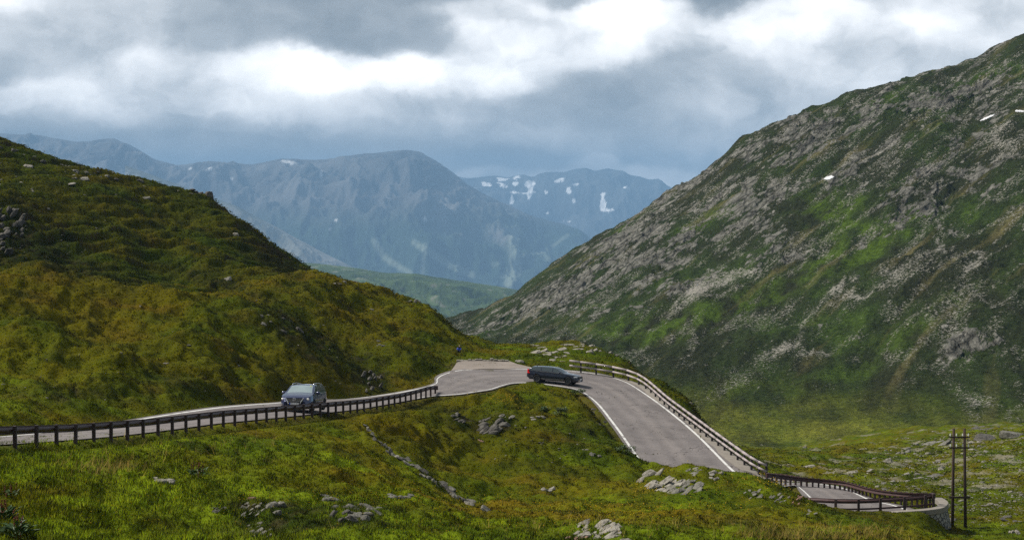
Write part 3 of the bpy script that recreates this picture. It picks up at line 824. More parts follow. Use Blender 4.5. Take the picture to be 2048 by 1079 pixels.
def mountain():
    us = np.linspace(-.058, .37, 860); rows = np.exp(np.linspace(math.log(325), math.log(1180), 960))
    U, D = np.meshgrid(us, rows); x = U * D
    z, rockf, e1, e2, r1, r2, a, b, px, py, up = mount(x, D)
    o = big_mesh('mountain', np.stack([x, D, z], -1).reshape(-1, 3), grid_faces(len(rows), len(us)), M['mount'], True)
    heath = np.array([.022, .026, .009]); green = np.array([.030, .052, .008]); lush = np.array([.060, .098, .008]); tan = np.array([.15, .13, .055])
    stone = np.array([.20, .19, .155]); scree = np.array([.27, .24, .20]); black = np.array([.035, .036, .03])
    n1 = fbm(a / 40, b / 16, 4, 131); n2 = fbm(a / 9, b / 4, 4, 133); n3 = fbm(x / 25, D / 40, 4, 135)
    c = np.zeros(x.shape + (3,))
    g = np.clip(.45 + 1.1 * n1 + .5 * n2 - .15 * up, 0, 1)[..., None]
    c = heath * (1 - g) + green * g
    m = blob(px, py, 1670, 425, 55, 40) + blob(px, py, 1720, 490, 120, 26, -.45) + .8 * blob(px, py, 1290, 655, 150, 26, -.15) + .7 * blob(px, py, 1480, 600, 170, 22, -.4) + .8 * blob(px, py, 1560, 880, 260, 26, -.02) \
        + .5 * blob(px, py, 1750, 700, 250, 30, -.5) + .55 * blob(px, py, 1420, 810, 120, 30, -.5) + .5 * blob(px, py, 1850, 870, 250, 40)
    lu = np.clip(m * (.6 + 2.2 * n2) + .5 * ss(.2, .65, n1 + .4 * n2), 0, .95)[..., None]
    c = c * (1 - lu) + lush * lu
    # dry yellowish valley floor
    dry = ((1 - ss(-53, -44, z)) * ss(740, 850, py) * np.clip(.55 + 1.2 * n3 + .5 * n2, 0, 1) * .9)[..., None]
    c = c * (1 - dry) + np.array([.16, .165, .022]) * dry
    tn = np.clip(1.6 * fbm(a / 50, b / 3.5, 3, 141) - .35, 0, .7)[..., None] * up[..., None]
    c = c * (1 - tn) + tan * tn
    # scree runs and loose stones
    run = np.clip(.9 * blob(px, py, 1970, 785, 42, 34, -.3) + .8 * blob(px, py, 1440, 560, 75, 18, -.3) + .9 * blob(px, py, 1660, 580, 30, 10, -.5)
                  + .8 * blob(px, py, 1390, 590, 60, 14, -.35) + .6 * blob(px, py, 1940, 540, 60, 26, -.8) + .5 * blob(px, py, 2010, 270, 30, 40, .3) + .5 * blob(px, py, 1700, 590, 120, 25, -.5) + .4 * blob(px, py, 1560, 700, 200, 12, -.55)
                  + .45 * blob(px, py, 1500, 760, 150, 10, -.45) + .4 * blob(px, py, 1700, 330, 150, 12, -.5) + .35 * blob(px, py, 1250, 740, 100, 12, -.6), 0, 1)
    for nm, val in (('rock', rockf), ('scree', np.clip(run * (.5 + 1.1 * fbm(a / 12, b / 5, 4, 155)) + .42 * up * ss(.1, .6, ridged(a / 30 + .4 * pn(a / 20, b / 10, 4), b / 5.5, 3, 153) - .25 + .5 * n3) + .06 * up + .1 * (1 - up), 0, 1))):
        at = o.data.attributes.new(nm, 'FLOAT', 'POINT'); at.data.foreach_set('value', val.astype(np.float32).ravel())
    col_attr(o, np.clip(c, .01, .9).reshape(-1, 3))
    struct(o)
mountain()

def pick_m(pxs, pys, d0=398, d1=1170, n=360):
    pxs = np.asarray(pxs, float); pys = np.asarray(pys, float)
    D = np.exp(np.linspace(math.log(d0), math.log(d1), n))
    x = ((pxs - 1024) / F)[:, None] * D[None]; y = np.repeat(D[None], len(pxs), 0)
    z = mount(x, y)[0]; ray = ((YH - pys) / F)[:, None] * D[None]
    hit = z >= ray; k = np.maximum(np.argmax(hit, 1), 1)
    Dh = D[k]
    return np.stack([(pxs - 1024) / F * Dh, Dh, (YH - pys) / F * Dh], 1), hit.any(1)

# snow patches lying on the flank
def snow(cx, cy, w, h, rot, label):
    P, ok = pick_m([cx], [cy]); D0 = P[0, 1]
    pxs = cx + np.linspace(-1.3, 1.3, 70) * w; Ds = np.linspace(D0 - 40, D0 + 40, 220)
    PX, DD = np.meshgrid(pxs, Ds); X = (PX - 1024) / F * DD
    Z = mount(X, DD)[0] + .12; PY = YH - F * Z / DD
    ca, sa = math.cos(rot), math.sin(rot)
    e = (((PX - cx) * ca + (PY - cy) * sa) / w) ** 2 + ((-(PX - cx) * sa + (PY - cy) * ca) / h) ** 2 + .7 * fbm(PX / 5, PY / 3, 3, int(cx))
    f = grid_faces(*PX.shape); V = np.stack([X, DD, Z], -1).reshape(-1, 3)
    f = f[(e.ravel()[f] < 1).all(1)]
    used = np.unique(f); mp = np.zeros(len(V), int); mp[used] = np.arange(len(used))
    o = big_mesh('snow_patch', V[used], mp[f], M['snow'])
    sol = o.modifiers.new('thick', 'SOLIDIFY'); sol.thickness = .25; sol.offset = -1
    tag(o, label, 'snow', 'old snow patches on the rocky flank')
snow(1658, 355, 11, 3.4, -.25, 'small white snow patch in a hollow halfway up the rocky flank')
snow(1975, 235, 17, 2.4, -.42, 'long thin tilted snow strip high on the right of the flank')
snow(2040, 222, 11, 2.4, .05, 'snow patch cut by the right edge of the photo, high on the flank')

# ------------------------------------------------------------------ layers behind: ridge, forest mountain, snowy mountain
def layer(name, sil, y0, Dc, depth, base_drop, col, nx=520, ny=150, noise=(.02, .006), seed=1, ext=(0, 0), mat='far'):
    """a hill whose skyline passes through sil (pixel row per column); it rises from depth metres nearer"""
    sil = np.array(sil, float); Dc *= KF; depth *= KF; base_drop *= KF
    px = np.linspace(sil[0, 0], sil[-1, 0], nx)
    sy = np.interp(px, sil[:, 0], sil[:, 1])
    k = np.ones(9) / 9; sy = np.convolve(np.pad(sy, 4, 'edge'), k, 'valid')
    t = np.linspace(0, 1.25, ny)
    PX, T = np.meshgrid(px, t); SY = np.repeat(sy[None], ny, 0)
    D = Dc - depth * (1 - T)
    uu = (PX - 1024) / F
    s_top = (YH - SY) / F * Dc
    zb = (YH - y0) / F * (Dc - depth) - base_drop
    sh = np.where(T <= 1, np.sin(np.clip(T, 0, 1) * PI / 2) ** 1.15, 1 - (T - 1) * 1.5)
    z = zb + (s_top - zb) * sh
    x = uu * D
    sc = Dc
    r = (ridged(x / (sc * .035), D / (sc * .09) + T, 5, seed) - .5)
    fr = np.clip(T * (1.6 - T) * 1.8, 0, 1)
    taper = fr * (1 - .93 * ss(.72, .96, T))
    z = z + sc * noise[0] * r * taper * 1.0 + sc * noise[1] * fbm(x / (sc * .008), D / (sc * .02), 4, seed + 3) * (1 - .8 * ss(.8, .97, T))
    o = big_mesh(name, np.stack([x, D, z], -1).reshape(-1, 3), grid_faces(ny, nx), M[mat])
    px2, py2 = pxpy(x, D, z)
    c = col(x / KF, D / KF, z / KF, px2, py2, T, r)
    col_attr(o, np.clip(c, .01, .95).reshape(-1, 3))
    return struct(o)

def c_ridge(x, y, z, px, py, T, r):
    n = fbm(x / 60, y / 120, 5, 201); m = fbm(x / 14, y / 30, 4, 203)
    g = np.clip(.5 + 1.1 * n + .5 * m, 0, 1)[..., None]
    c = np.array([.03, .05, .018]) * (1 - g) + np.array([.07, .105, .03]) * g
    rk = ss(.25, .5, m + .5 * n)[..., None] * .5
    return c * (1 - rk) + np.array([.2, .18, .16]) * rk
layer('ridge', [(380, 500), (560, 522), (640, 527), (700, 534), (770, 545), (815, 546), (830, 545), (860, 552), (940, 564), (1030, 578), (1120, 600), (1300, 640)], 720, 2300, 900, 30, c_ridge, noise=(.006, .0016), seed=211)

def c_forest(x, y, z, px, py, T, r):
    n = fbm(x / 500, y / 1500, 5, 221); m = fbm(x / 90, y / 300, 4, 223)
    alp = ss(470, 400, py + 40 * n)
    g = np.clip(.5 + n, 0, 1)[..., None]
    c = np.array([.018, .035, .02]) * (1 - g) + np.array([.03, .05, .03]) * g
    rkc = np.array([.09, .085, .08]) * (1 + .9 * m[..., None]) + .05 * r[..., None]
    c = c * (1 - alp[..., None]) + rkc * alp[..., None]
    # pistes cut through the forest
    def path(pts, w):
        d = np.full(px.shape, 1e9)
        for (x0, y0), (x1, y1) in zip(pts, pts[1:]):
            t = np.clip(((px - x0) * (x1 - x0) + (py - y0) * (y1 - y0)) / ((x1 - x0) ** 2 + (y1 - y0) ** 2), 0, 1)
            d = np.minimum(d, np.hypot(px - x0 - t * (x1 - x0), py - y0 - t * (y1 - y0)))
        return ss(w, w * .4, d + 2 * m)
    p = np.clip(path([(1028, 462), (1026, 500), (1032, 540), (1018, 566)], 15) + path([(1020, 540), (1005, 553)], 8) + .8 * path([(748, 480), (765, 512), (800, 535), (820, 545)], 9)
                + .8 * path([(828, 485), (860, 505), (900, 530), (945, 550)], 9) + .6 * path([(1135, 470), (1095, 500), (1040, 512)], 5) + .6 * path([(850, 490), (845, 545)], 6)
                + .5 * path([(1000, 525), (985, 530)], 6) + .5 * path([(1080, 505), (1100, 520)], 8), 0, 1)[..., None]
    c = c * (1 - p) + np.array([.17, .20, .15]) * p
    rp = np.clip(.7 * blob(px, py, 1000, 470, 26, 18, .4) + .6 * blob(px, py, 890, 420, 50, 30, .6) + .5 * blob(px, py, 935, 465, 14, 12), 0, 1) * ss(-.2, .3, m)
    c = c * (1 - rp[..., None]) + np.array([.26, .24, .23]) * rp[..., None]
    sn = np.clip(sum(blob(px, py, a, b, w, h, q) for a, b, w, h, q in ((578, 324, 18, 3, .2), (642, 348, 4, 9, .1), (418, 338, 9, 3, -.5), (380, 337, 5, 2.5, 0), (463, 357, 4, 3, .3), (734, 412, 3, 4, .5), (660, 458, 4, 3, 0), (672, 440, 4, 3, 0), (850, 437, 4, 4, 0))), 0, 1)
    sn = ss(.35, .6, sn + .25 * m)[..., None] * .8
    return c * (1 - sn) + np.array([.7, .7, .7]) * sn
layer('forest_mountain', [(-300, 262), (60, 270), (150, 285), (225, 278), (262, 292), (310, 320), (360, 332), (420, 322), (500, 330), (560, 318), (640, 321), (700, 312), (760, 306), (812, 300), (838, 304), (868, 320), (905, 345), (935, 368), (985, 395), (1020, 412), (1055, 428), (1130, 448), (1165, 462), (1200, 490), (1300, 560)], 640, 7500, 2600, 200, c_forest, 760, 260, noise=(.012, .0016), seed=231)
def c_spur(x, y, z, px, py, T, r):
    n = fbm(x / 200, y / 500, 5, 241); g = np.clip(.5 + 1.3 * n, 0, 1)[..., None]
    return np.array([.05, .06, .035]) * (1 - g) + np.array([.26, .25, .22]) * g
layer('spur', [(250, 330), (420, 392), (470, 410), (540, 447), (600, 480), (660, 512), (720, 540), (780, 570)], 640, 5200, 900, 60, c_spur, 300, 120, noise=(.006, .001), seed=243)

def c_snowy(x, y, z, px, py, T, r):
    n = fbm(x / 700, y / 1800, 5, 251); m = fbm(x / 130, y / 420, 5, 253)
    c = np.array([.075, .08, .08]) * (1 + .9 * m[..., None] + .6 * r[..., None])
    gul = sum(blob(px, py, a, b, w, h, q) for a, b, w, h, q in ((1030, 375, 7, 26, .25), (1060, 368, 10, 12, -.5), (975, 370, 12, 4, .3), (1010, 372, 12, 4, 0), (1135, 378, 6, 14, -.4), (1150, 370, 14, 4, -.5), (1165, 400, 8, 9, .3), (1205, 395, 6, 22, .1), (1218, 421, 16, 6, -.2), (1208, 408, 6, 8, 0), (1178, 362, 9, 3, -.3), (1095, 426, 6, 3, 0), (1092, 384, 6, 4, .5), (1060, 385, 4, 12, .2), (1023, 400, 4, 9, 0), (1148, 402, 5, 4, 0), (1000, 357, 10, 3, .2), (1120, 360, 12, 3, -.2), (1250, 375, 8, 3, -.4)))
    fn = ridged(x / 260, y / 900 + z / 60, 4, 257) - .5
    s = ss(.46, .55, gul * .72 + .6 * n + .6 * m + .7 * fn)[..., None]
    return c * (1 - s) + np.array([.85, .86, .88]) * s
layer('snowy_mountain', [(780, 330), (900, 352), (940, 356), (985, 350), (1015, 356), (1040, 349), (1065, 354), (1090, 345), (1130, 344), (1150, 339), (1172, 336), (1190, 342), (1215, 337), (1245, 342), (1262, 351), (1280, 353), (1300, 360), (1318, 358), (1335, 372), (1390, 395), (1500, 440)], 560, 11000, 2600, 200, c_snowy, 620, 220, noise=(.008, .0022), seed=261)

# valley floor far below, so that nothing ends in mid-air
bm = bmesh.new()
vs = [bm.verts.new(p) for p in ((-15000, -400, -1500), (15000, -400, -1500), (15000, 34000, -1500), (-15000, 34000, -1500))]
bm.faces.new(vs); struct(obj('valley_floor', bm, simple('valley_green', (.05, .08, .02), .95, scale=.01)))

# ------------------------------------------------------------------ air
bm = bmesh.new(); bx(bm, (0, 17500, (HZT * KF - 1501) / 2), (32000, 36000, HZT * KF + 1501))
hz = bpy.data.materials.new('haze_air'); hz.use_nodes = True; nt = hz.node_tree; nt.nodes.clear()
ov = nt.nodes.new('ShaderNodeOutputMaterial'); pv = nt.nodes.new('ShaderNodeVolumePrincipled')
pv.inputs['Color'].default_value = (.36, .63, .97, 1); pv.inputs['Density'].default_value = HAZE; pv.inputs['Anisotropy'].default_value = 0.0
nt.links.new(pv.outputs[0], ov.inputs['Volume'])
o = obj('haze', bm, hz); o['kind'] = 'stuff'

# ------------------------------------------------------------------ sky
SUN_EL, SUN_AZ = math.radians(46), math.radians(-78)       # azimuth from the view direction, to the left
w = bpy.data.worlds.new('World'); bpy.context.scene.world = w; w.use_nodes = True
nt = w.node_tree; bg = nt.nodes['Background']
sky = N(nt, 'ShaderNodeTexSky', sky_type='NISHITA', sun_disc=False, sun_elevation=SUN_EL, sun_rotation=SUN_AZ)
tc = nt.nodes.new('ShaderNodeTexCoord')
sx = nt.nodes.new('ShaderNodeSeparateXYZ'); L(nt, tc.outputs['Generated'], sx.inputs[0])
az = mathn(nt, 'ARCTAN2', sx.outputs[0], sx.outputs[1]); el = mathn(nt, 'ARCSINE', sx.outputs[2])
cv = nt.nodes.new('ShaderNodeCombineXYZ'); L(nt, az, cv.inputs[0]); L(nt, el, cv.inputs[1])
# billows bend the cloud map at three sizes
def warp(vec, scale, amt, seed, detail=3, stretch=1.5):
    mp = N(nt, 'ShaderNodeMapping'); L(nt, cv.outputs[0], mp.inputs[0]); mp.inputs['Scale'].default_value = (1, stretch, 1); mp.inputs['Location'].default_value = (seed, seed * .7, 0)
    t = N(nt, 'ShaderNodeTexNoise', Scale=scale, Detail=detail, Roughness=.55); L(nt, mp.outputs[0], t.inputs['Vector'])
    s = N(nt, 'ShaderNodeVectorMath', operation='SUBTRACT'); L(nt, t.outputs['Color'], s.inputs[0]); s.inputs[1].default_value = (.5, .5, .5)
    m2 = N(nt, 'ShaderNodeVectorMath', operation='MULTIPLY'); L(nt, s.outputs[0], m2.inputs[0]); m2.inputs[1].default_value = (amt, amt * .5, 0)
    ad = N(nt, 'ShaderNodeVectorMath', operation='ADD'); L(nt, vec, ad.inputs[0]); L(nt, m2.outputs[0], ad.inputs[1])
    return ad.outputs[0]
v = warp(cv.outputs[0], 18, .045, 3.1, 6); v = warp(v, 55, .012, 7.7, 4, 1.2)
# (px, py, rx, ry, brightness): cloud masses by their bearing and height above the horizon
CL = [(20, 8, 70, 25, .92), (100, 70, 150, 50, .50), (300, 55, 160, 45, .40), (560, 50, 190, 40, .27), (780, 85, 130, 30, .22), (1000, 20, 90, 20, .6), (1150, 8, 60, 12, .35),
      (330, 140, 120, 40, .60), (520, 140, 100, 30, .85), (690, 150, 140, 36, 1.05), (830, 160, 80, 30, 1.0), (200, 215, 110, 36, .66), (90, 220, 90, 30, .62), (460, 200, 120, 30, .62), (640, 220, 140, 30, .62), (800, 240, 130, 30, .55),
      (1000, 130, 90, 50, .82), (940, 70, 50, 20, .75), (1250, 45, 80, 40, 1.0), (1180, 110, 90, 30, .70), (1280, 170, 110, 36, .33), (1120, 220, 130, 30, .32), (1400, 150, 70, 50, .36), (1330, 230, 120, 24, .38), (1000, 270, 160, 16, .42),
      (1370, 60, 40, 30, .62), (1510, 75, 70, 36, .82), (1650, 45, 80, 30, .80), (1790, 60, 80, 30, .74), (1950, 40, 130, 60, .62), (1620, 130, 120, 40, .55), (1500, 210, 110, 50, .47), (1750, 150, 100, 50, .58),
      (1420, 290, 90, 25, .46), (1240, 285, 140, 14, .36), (1000, 318, 140, 16, .22), (1180, 322, 40, 14, .52), (1350, 345, 70, 16, .62), (1060, 345, 120, 10, .46), (700, 284, 170, 18, .30), (540, 282, 150, 18, .29), (600, 254, 150, 14, .38), (780, 258, 90, 14, .36), (380, 285, 150, 22, .24), (160, 274, 120, 18, .24), (60, 292, 130, 20, .16), (60, 262, 130, 20, .36), (200, 256, 90, 16, .44), (310, 280, 80, 20, .25), (420, 280, 80, 14, .27), (400, 252, 90, 14, .36), (880, 290, 120, 16, .22)]
num = None; den = None
for px, py, rx, ry, val in CL:
    ca = math.atan((px - 1024) / F); ce = math.atan((YH - py) / F)
    d = N(nt, 'ShaderNodeVectorMath', operation='SUBTRACT'); L(nt, v, d.inputs[0]); d.inputs[1].default_value = (ca, ce, 0)
    m = N(nt, 'ShaderNodeVectorMath', operation='MULTIPLY'); L(nt, d.outputs[0], m.inputs[0]); m.inputs[1].default_value = (F / rx, F / ry, 0)
    q = N(nt, 'ShaderNodeVectorMath', operation='DOT_PRODUCT'); L(nt, m.outputs[0], q.inputs[0]); L(nt, m.outputs[0], q.inputs[1])
    e = mathn(nt, 'POWER', 2.71828, mathn(nt, 'MULTIPLY', q.outputs['Value'], -1.15))
    num = mathn(nt, 'MULTIPLY_ADD', e, val, num if num is not None else 0.0)
    den = mathn(nt, 'ADD', e, den if den is not None else 0.0)
# general overcast elsewhere
gn = N(nt, 'ShaderNodeTexNoise', Scale=3.0, Detail=7, Roughness=.6); L(nt, tc.outputs['Generated'], gn.inputs['Vector'])
gen = ramp(nt, gn.outputs['Fac'], [(.36, (.11, .11, .11)), (.62, (.31, .31, .31))])
val = mathn(nt, 'DIVIDE', mathn(nt, 'MULTIPLY_ADD', gen, .05, num), mathn(nt, 'ADD', den, .05))
# fine billow shading
mp = N(nt, 'ShaderNodeMapping'); L(nt, v, mp.inputs[0]); mp.inputs['Scale'].default_value = (1, 1.35, 1)
fn = N(nt, 'ShaderNodeTexNoise', Scale=22, Detail=7, Roughness=.52); L(nt, mp.outputs[0], fn.inputs['Vector'])
val = mathn(nt, 'MULTIPLY', val, mathn(nt, 'MULTIPLY_ADD', fn.outputs['Fac'], 1.7, .15))
cr = ramp(nt, val, [(.0, (.0, .0, .0)), (.18, (.128, .146, .162)), (.36, (.285, .302, .318)), (.62, (.60, .605, .615)), (1.0, (1.0, .99, .97))])
up10 = N(nt, 'ShaderNodeVectorMath', operation='SCALE'); L(nt, cr, up10.inputs[0]); up10.inputs['Scale'].default_value = SKYK
fin = mixc(nt, .96, sky.outputs[0], up10.outputs[0])
L(nt, fin, bg.inputs['Color']); bg.inputs['Strength'].default_value = .1

sl = bpy.data.lights.new('sun', 'SUN'); sl.energy = SUN_E; sl.angle = math.radians(10); sl.color = (1, .95, .87)
so = bpy.data.objects.new('sun', sl); C.objects.link(so)
dv = Vector((math.sin(SUN_AZ) * math.cos(SUN_EL), math.cos(SUN_AZ) * math.cos(SUN_EL), math.sin(SUN_EL)))
so.rotation_euler = dv.to_track_quat('Z', 'Y').to_euler(); so.location = (0, 0, 60)

cam = bpy.data.cameras.new('camera'); co = bpy.data.objects.new('camera', cam); C.objects.link(co)
co.rotation_euler = (PI / 2, 0, 0); cam.lens = F / 2048 * 36; cam.sensor_width = 36; cam.shift_y = (YH - 539.5) / 2048
cam.clip_start = .1; cam.clip_end = 90000
sc = bpy.context.scene; sc.camera = co
sc.view_settings.view_transform = 'Standard'; sc.view_settings.look = 'None'; sc.view_settings.exposure = EXPO; sc.view_settings.gamma = 1
sc.render.engine = 'CYCLES'; sc.cycles.use_denoising = False; sc.cycles.volume_bounces = 0; sc.cycles.max_bounces = 5; sc.cycles.diffuse_bounces = 2; sc.cycles.glossy_bounces = 2; sc.cycles.transparent_max_bounces = 4
# ================================================================== things
def par(o, parent):
    o.parent = parent; o.matrix_parent_inverse = Matrix.Translation(-Vector(parent.location)); return o
def pobj(name, bm, mat, parent, **k): return par(obj(name, bm, mat, **k), parent)
def road_z(x, y):
    c, k, d = _kd.find((x, y, 0)); return RS[k, 2]

# ------------------------------------------------------------------ guardrails
WPROF = [(.075, .155), (.075, .10), (0.0, .045), (-.012, 0), (0.0, -.045), (.075, -.10), (.075, -.155), (.085, -.155), (.087, -.10), (.012, -.05), (0, 0), (.012, .05), (.087, .10), (.085, .155)]
def guardrail(label, top, posts, side, base=None, group=None, height=.74, low=None, ends=True, pw=.12):
    """top: points along the beam's upper edge; posts: indices (float) along it; side +1 when the road lies left of travel"""
    top = np.array(top, float); loc = top[len(top) // 2].copy(); loc[2] -= height
    t = thing('guardrail', label, 'guardrail', loc, 0, group)
    bm = bmesh.new()
    sweep(bm, [p - np.array([0, 0, .155]) for p in top], [(a * side, b) for a, b in (WPROF if side > 0 else WPROF[::-1])])
    pobj('beam', bm, M['rail'], t)
    if ends:                                                    # rounded end pieces
        for p, q in ((top[0], top[1]), (top[-1], top[-2])):
            bm = bmesh.new(); d = Vector(p - q).normalized(); sd = Vector((-d.y, d.x, 0))
            c = Vector(p) - Vector((0, 0, .155)) + d * .05
            cyl(bm, c - Vector((0, 0, .16)), c + Vector((0, 0, .16)), .14, n=12)
            pobj('end_cap', bm, M['rail'], t, smooth=False)
    if low is not None:
        bm = bmesh.new(); sweep(bm, [p - np.array([0, 0, low]) for p in top], [(-.03, .06), (.03, .06), (.03, -.06), (-.03, -.06)])
        pobj('lower_beam', bm, M['rail'], t)
    idx = np.arange(len(top))
    for f in posts:
        p = np.array([np.interp(f, idx, top[:, k]) for k in range(3)])
        q = np.array([np.interp(min(f + .5, len(top) - 1), idx, top[:, k]) for k in range(3)]) - np.array([np.interp(max(f - .5, 0), idx, top[:, k]) for k in range(3)])
        d = Vector((q[0], q[1], 0)).normalized(); sd = Vector((-d.y, d.x, 0))
        b = p - np.array(sd) * side * (.09)
        gz = float(tf(np.array([b[0]]), np.array([b[1]]))[0][0])
        zt = p[2] + .015; zb = min(gz, p[2] - height) - .25
        bm = bmesh.new()
        lean = rng.normal(0, .03)
        if abs(f - 28) < .1 and height > .65 and group and 'upper' in group: lean = -.16
        bx(bm, (b[0], b[1], (zt + zb) / 2), (pw, .13, zt - zb), Matrix.Rotation(math.atan2(d.y, d.x), 4, 'Z') @ Matrix.Rotation(lean, 4, 'Y'))
        pobj('post', bm, M['post'], t, bevel=.008)
    return t

Dp = (35.2 + np.arange(-3, 43)) * 1.979
Dd = np.append(np.arange(Dp[0] - 1, Dp[-1] + .9, .7), Dp[-1] + .9)
top = np.array([[*rail_pt(D), rail_top(D)] for D in Dd])
guardrail('long dark brown steel guardrail on closely set posts in front of the blue car', top, np.interp(Dp, Dd, np.arange(len(Dd))), 1, group=None)

# lower bend: outer rail and camera-side rail
zt = -20.15
far = [Wz(1536, 945.5, -19.45), Wz(1560, 948.5, -19.75), Wz(1590, 952.3, -20.02), Wz(1625, 955.3, -20.2), Wz(1660, 958.2, -20.25), Wz(1690, 962, -20.27), Wz(1712, 967.5, -20.27), Wz(1735, 974, -20.27), Wz(1765, 979.5, -20.25), Wz(1800, 983, -20.2), Wz(1835, 985, -20.15), Wz(1862, 985.3, -20.1)]
far = catmull(far, .9)
n = len(far)
guardrail('brown guardrail curving round the outside of the lower bend', far, np.linspace(1, n - 1.2, 34), 1 if False else -1, low=None)
near = [Wz(1603, 993.5, -20.45), Wz(1640, 995.5, -20.35), Wz(1672, 997, -20.3), Wz(1715, 997.3, -20.25), Wz(1760, 995.5, -20.2), Wz(1808, 992.5, -20.15), Wz(1848, 989.5, -20.1), Wz(1866, 986.5, -20.05)]
near_d = catmull(near, .6)
def fidx(px):
    return np.interp(px, 1024 + F * near_d[:, 0] / near_d[:, 1], np.arange(len(near_d)))
guardrail('dark brown double guardrail above the rounded stone wall, camera side of the lower bend', near_d, [fidx(p) for p in (1672, 1717, 1760, 1808, 1849, 1865)], 1, low=.68, height=.8, pw=.17)
# thin rail of the leg below, seen beyond the end of the log fence
g0 = catmull([W(1500, 940, 186), W(1540, 944.5, 184), W(1565, 946.8, 182), W(1590, 950.5, 179), W(1640, 960, 172)], 1.5)
guardrail('thin dark guardrail of the farther road leg, just past the log fence end', g0, np.linspace(0, len(g0) - 1, 12), -1, ends=False)

# ------------------------------------------------------------------ log fence
ft = thing('log_fence', 'weathered two-rail log fence on dark posts along the descending road', 'fence', fence[14])
fdir = np.gradient(fence, axis=0)
for i, p in enumerate(fence):
    if i == 0: continue
    bm = bmesh.new(); d = fdir[i]; a = math.atan2(d[1], d[0])
    hgt = 1.05 if i < len(fence) - 1 else 1.12
    bx(bm, (p[0], p[1], p[2] + hgt / 2 - .12), (.14, .14, hgt + .2), Matrix.Rotation(a, 4, 'Z') @ Matrix.Rotation(rng.normal(0, .01), 4, 'Y'))
    pobj('post', bm, M['fpost'], ft, bevel=.01)
rl = fence - np.stack([-np.gradient(fence, axis=0)[:, 1], np.gradient(fence, axis=0)[:, 0], 0 * fence[:, 0]], 1) / np.linalg.norm(np.gradient(fence, axis=0)[:, :2], axis=1)[:, None] * .13
for hh, rr in ((.94, .095), (.5, .085)):
    i = 0
    while i < len(rl) - 1:
        j = min(i + 2, len(rl) - 1)
        if i == 0: j = 2
        bm = bmesh.new()
        for k in range(i, j):
            a = rl[k] + [0, 0, hh]; b = rl[k + 1] + [0, 0, hh]; e = (b - a) / np.linalg.norm(b - a)
            cyl(bm, a - e * .05, b + e * .05, rr * rng.uniform(.92, 1.08), rr * rng.uniform(.92, 1.08), 10)
        pobj('rail', bm, M['wood'], ft, smooth=True); i = j

# ------------------------------------------------------------------ stone bastion
def bastion():
    path = [Wz(1778, 1023, -21.0), Wz(1800, 1020.5, -20.92), Wz(1838, 1018, -20.87), Wz(1862, 1015.5, -20.85), Wz(1875, 1013, -20.85), Wz(1882, 1008, -20.85), Wz(1884, 1002, -20.85), Wz(1872, 994, -20.85)]
    path = catmull(path, .35)
    loc = path[len(path) // 2] - [0, 0, 3.5]
    t = thing('retaining_wall', 'rounded dry-stone retaining wall with a concrete cap under the lower guardrail', 'wall', loc)
    bm = bmesh.new()
    d = [Vector(p) for p in path]
    sweep(bm, d, [(.2, 0), (-.42, 0), (-.42, -.36), (.2, -.36)])
    pobj('concrete_cap', bm, M['conc'], t, bevel=.02)
    m, nt, b = new_mat('rubble_masonry')
    tcn = nt.nodes.new('ShaderNodeTexCoord')
    mp = N(nt, 'ShaderNodeMapping'); mp.inputs['Scale'].default_value = (1, 1, 1.25); L(nt, tcn.outputs['Object'], mp.inputs[0])
    nz = N(nt, 'ShaderNodeTexNoise', Scale=1.5, Detail=3); L(nt, mp.outputs[0], nz.inputs['Vector'])
    wv = mixc(nt, .12, mp.outputs[0], nz.outputs['Color'])
    v1 = N(nt, 'ShaderNodeTexVoronoi', Scale=3.1, feature='DISTANCE_TO_EDGE'); L(nt, wv, v1.inputs['Vector'])
    v2 = N(nt, 'ShaderNodeTexVoronoi', Scale=3.1); L(nt, wv, v2.inputs['Vector'])
    sp = nt.nodes.new('ShaderNodeSeparateColor'); L(nt, v2.outputs['Color'], sp.inputs[0])
    stone = ramp(nt, sp.outputs[0], [(0, (.15, .145, .13)), (.5, (.27, .255, .22)), (1, (.4, .37, .31))])
    stone = mixc(nt, noise_tex(nt, 14, 4), stone, (.2, .19, .16), 'MIX')
    jn = ramp(nt, v1.outputs['Distance'], [(.03, (0, 0, 0)), (.09, (1, 1, 1))])
    L(nt, mixc(nt, jn, (.035, .032, .028), stone), b.inputs['Base Color'])
    b.inputs['Roughness'].default_value = .9
    bump(nt, b, jn, 1, .12)
    bm = bmesh.new()
    rings = []
    for p, q in zip(d, d[1:] + [d[-1] * 2 - d[-2]]):
        t2 = (q - p); th = Vector((t2.x, t2.y, 0)).normalized(); sd = Vector((th.y, -th.x, 0))
        rings.append([bm.verts.new(p + sd * (.34 + .22 * h) - Vector((0, 0, .34 + h))) for h in (0, .6, 1.2, 2.0, 3.2)])
    for r0, r1 in zip(rings, rings[1:]):
        for k in range(4): bm.faces.new((r0[k], r0[k + 1], r1[k + 1], r1[k]))
    w = pobj('stone_face', bm, m, t, smooth=True)
bastion()

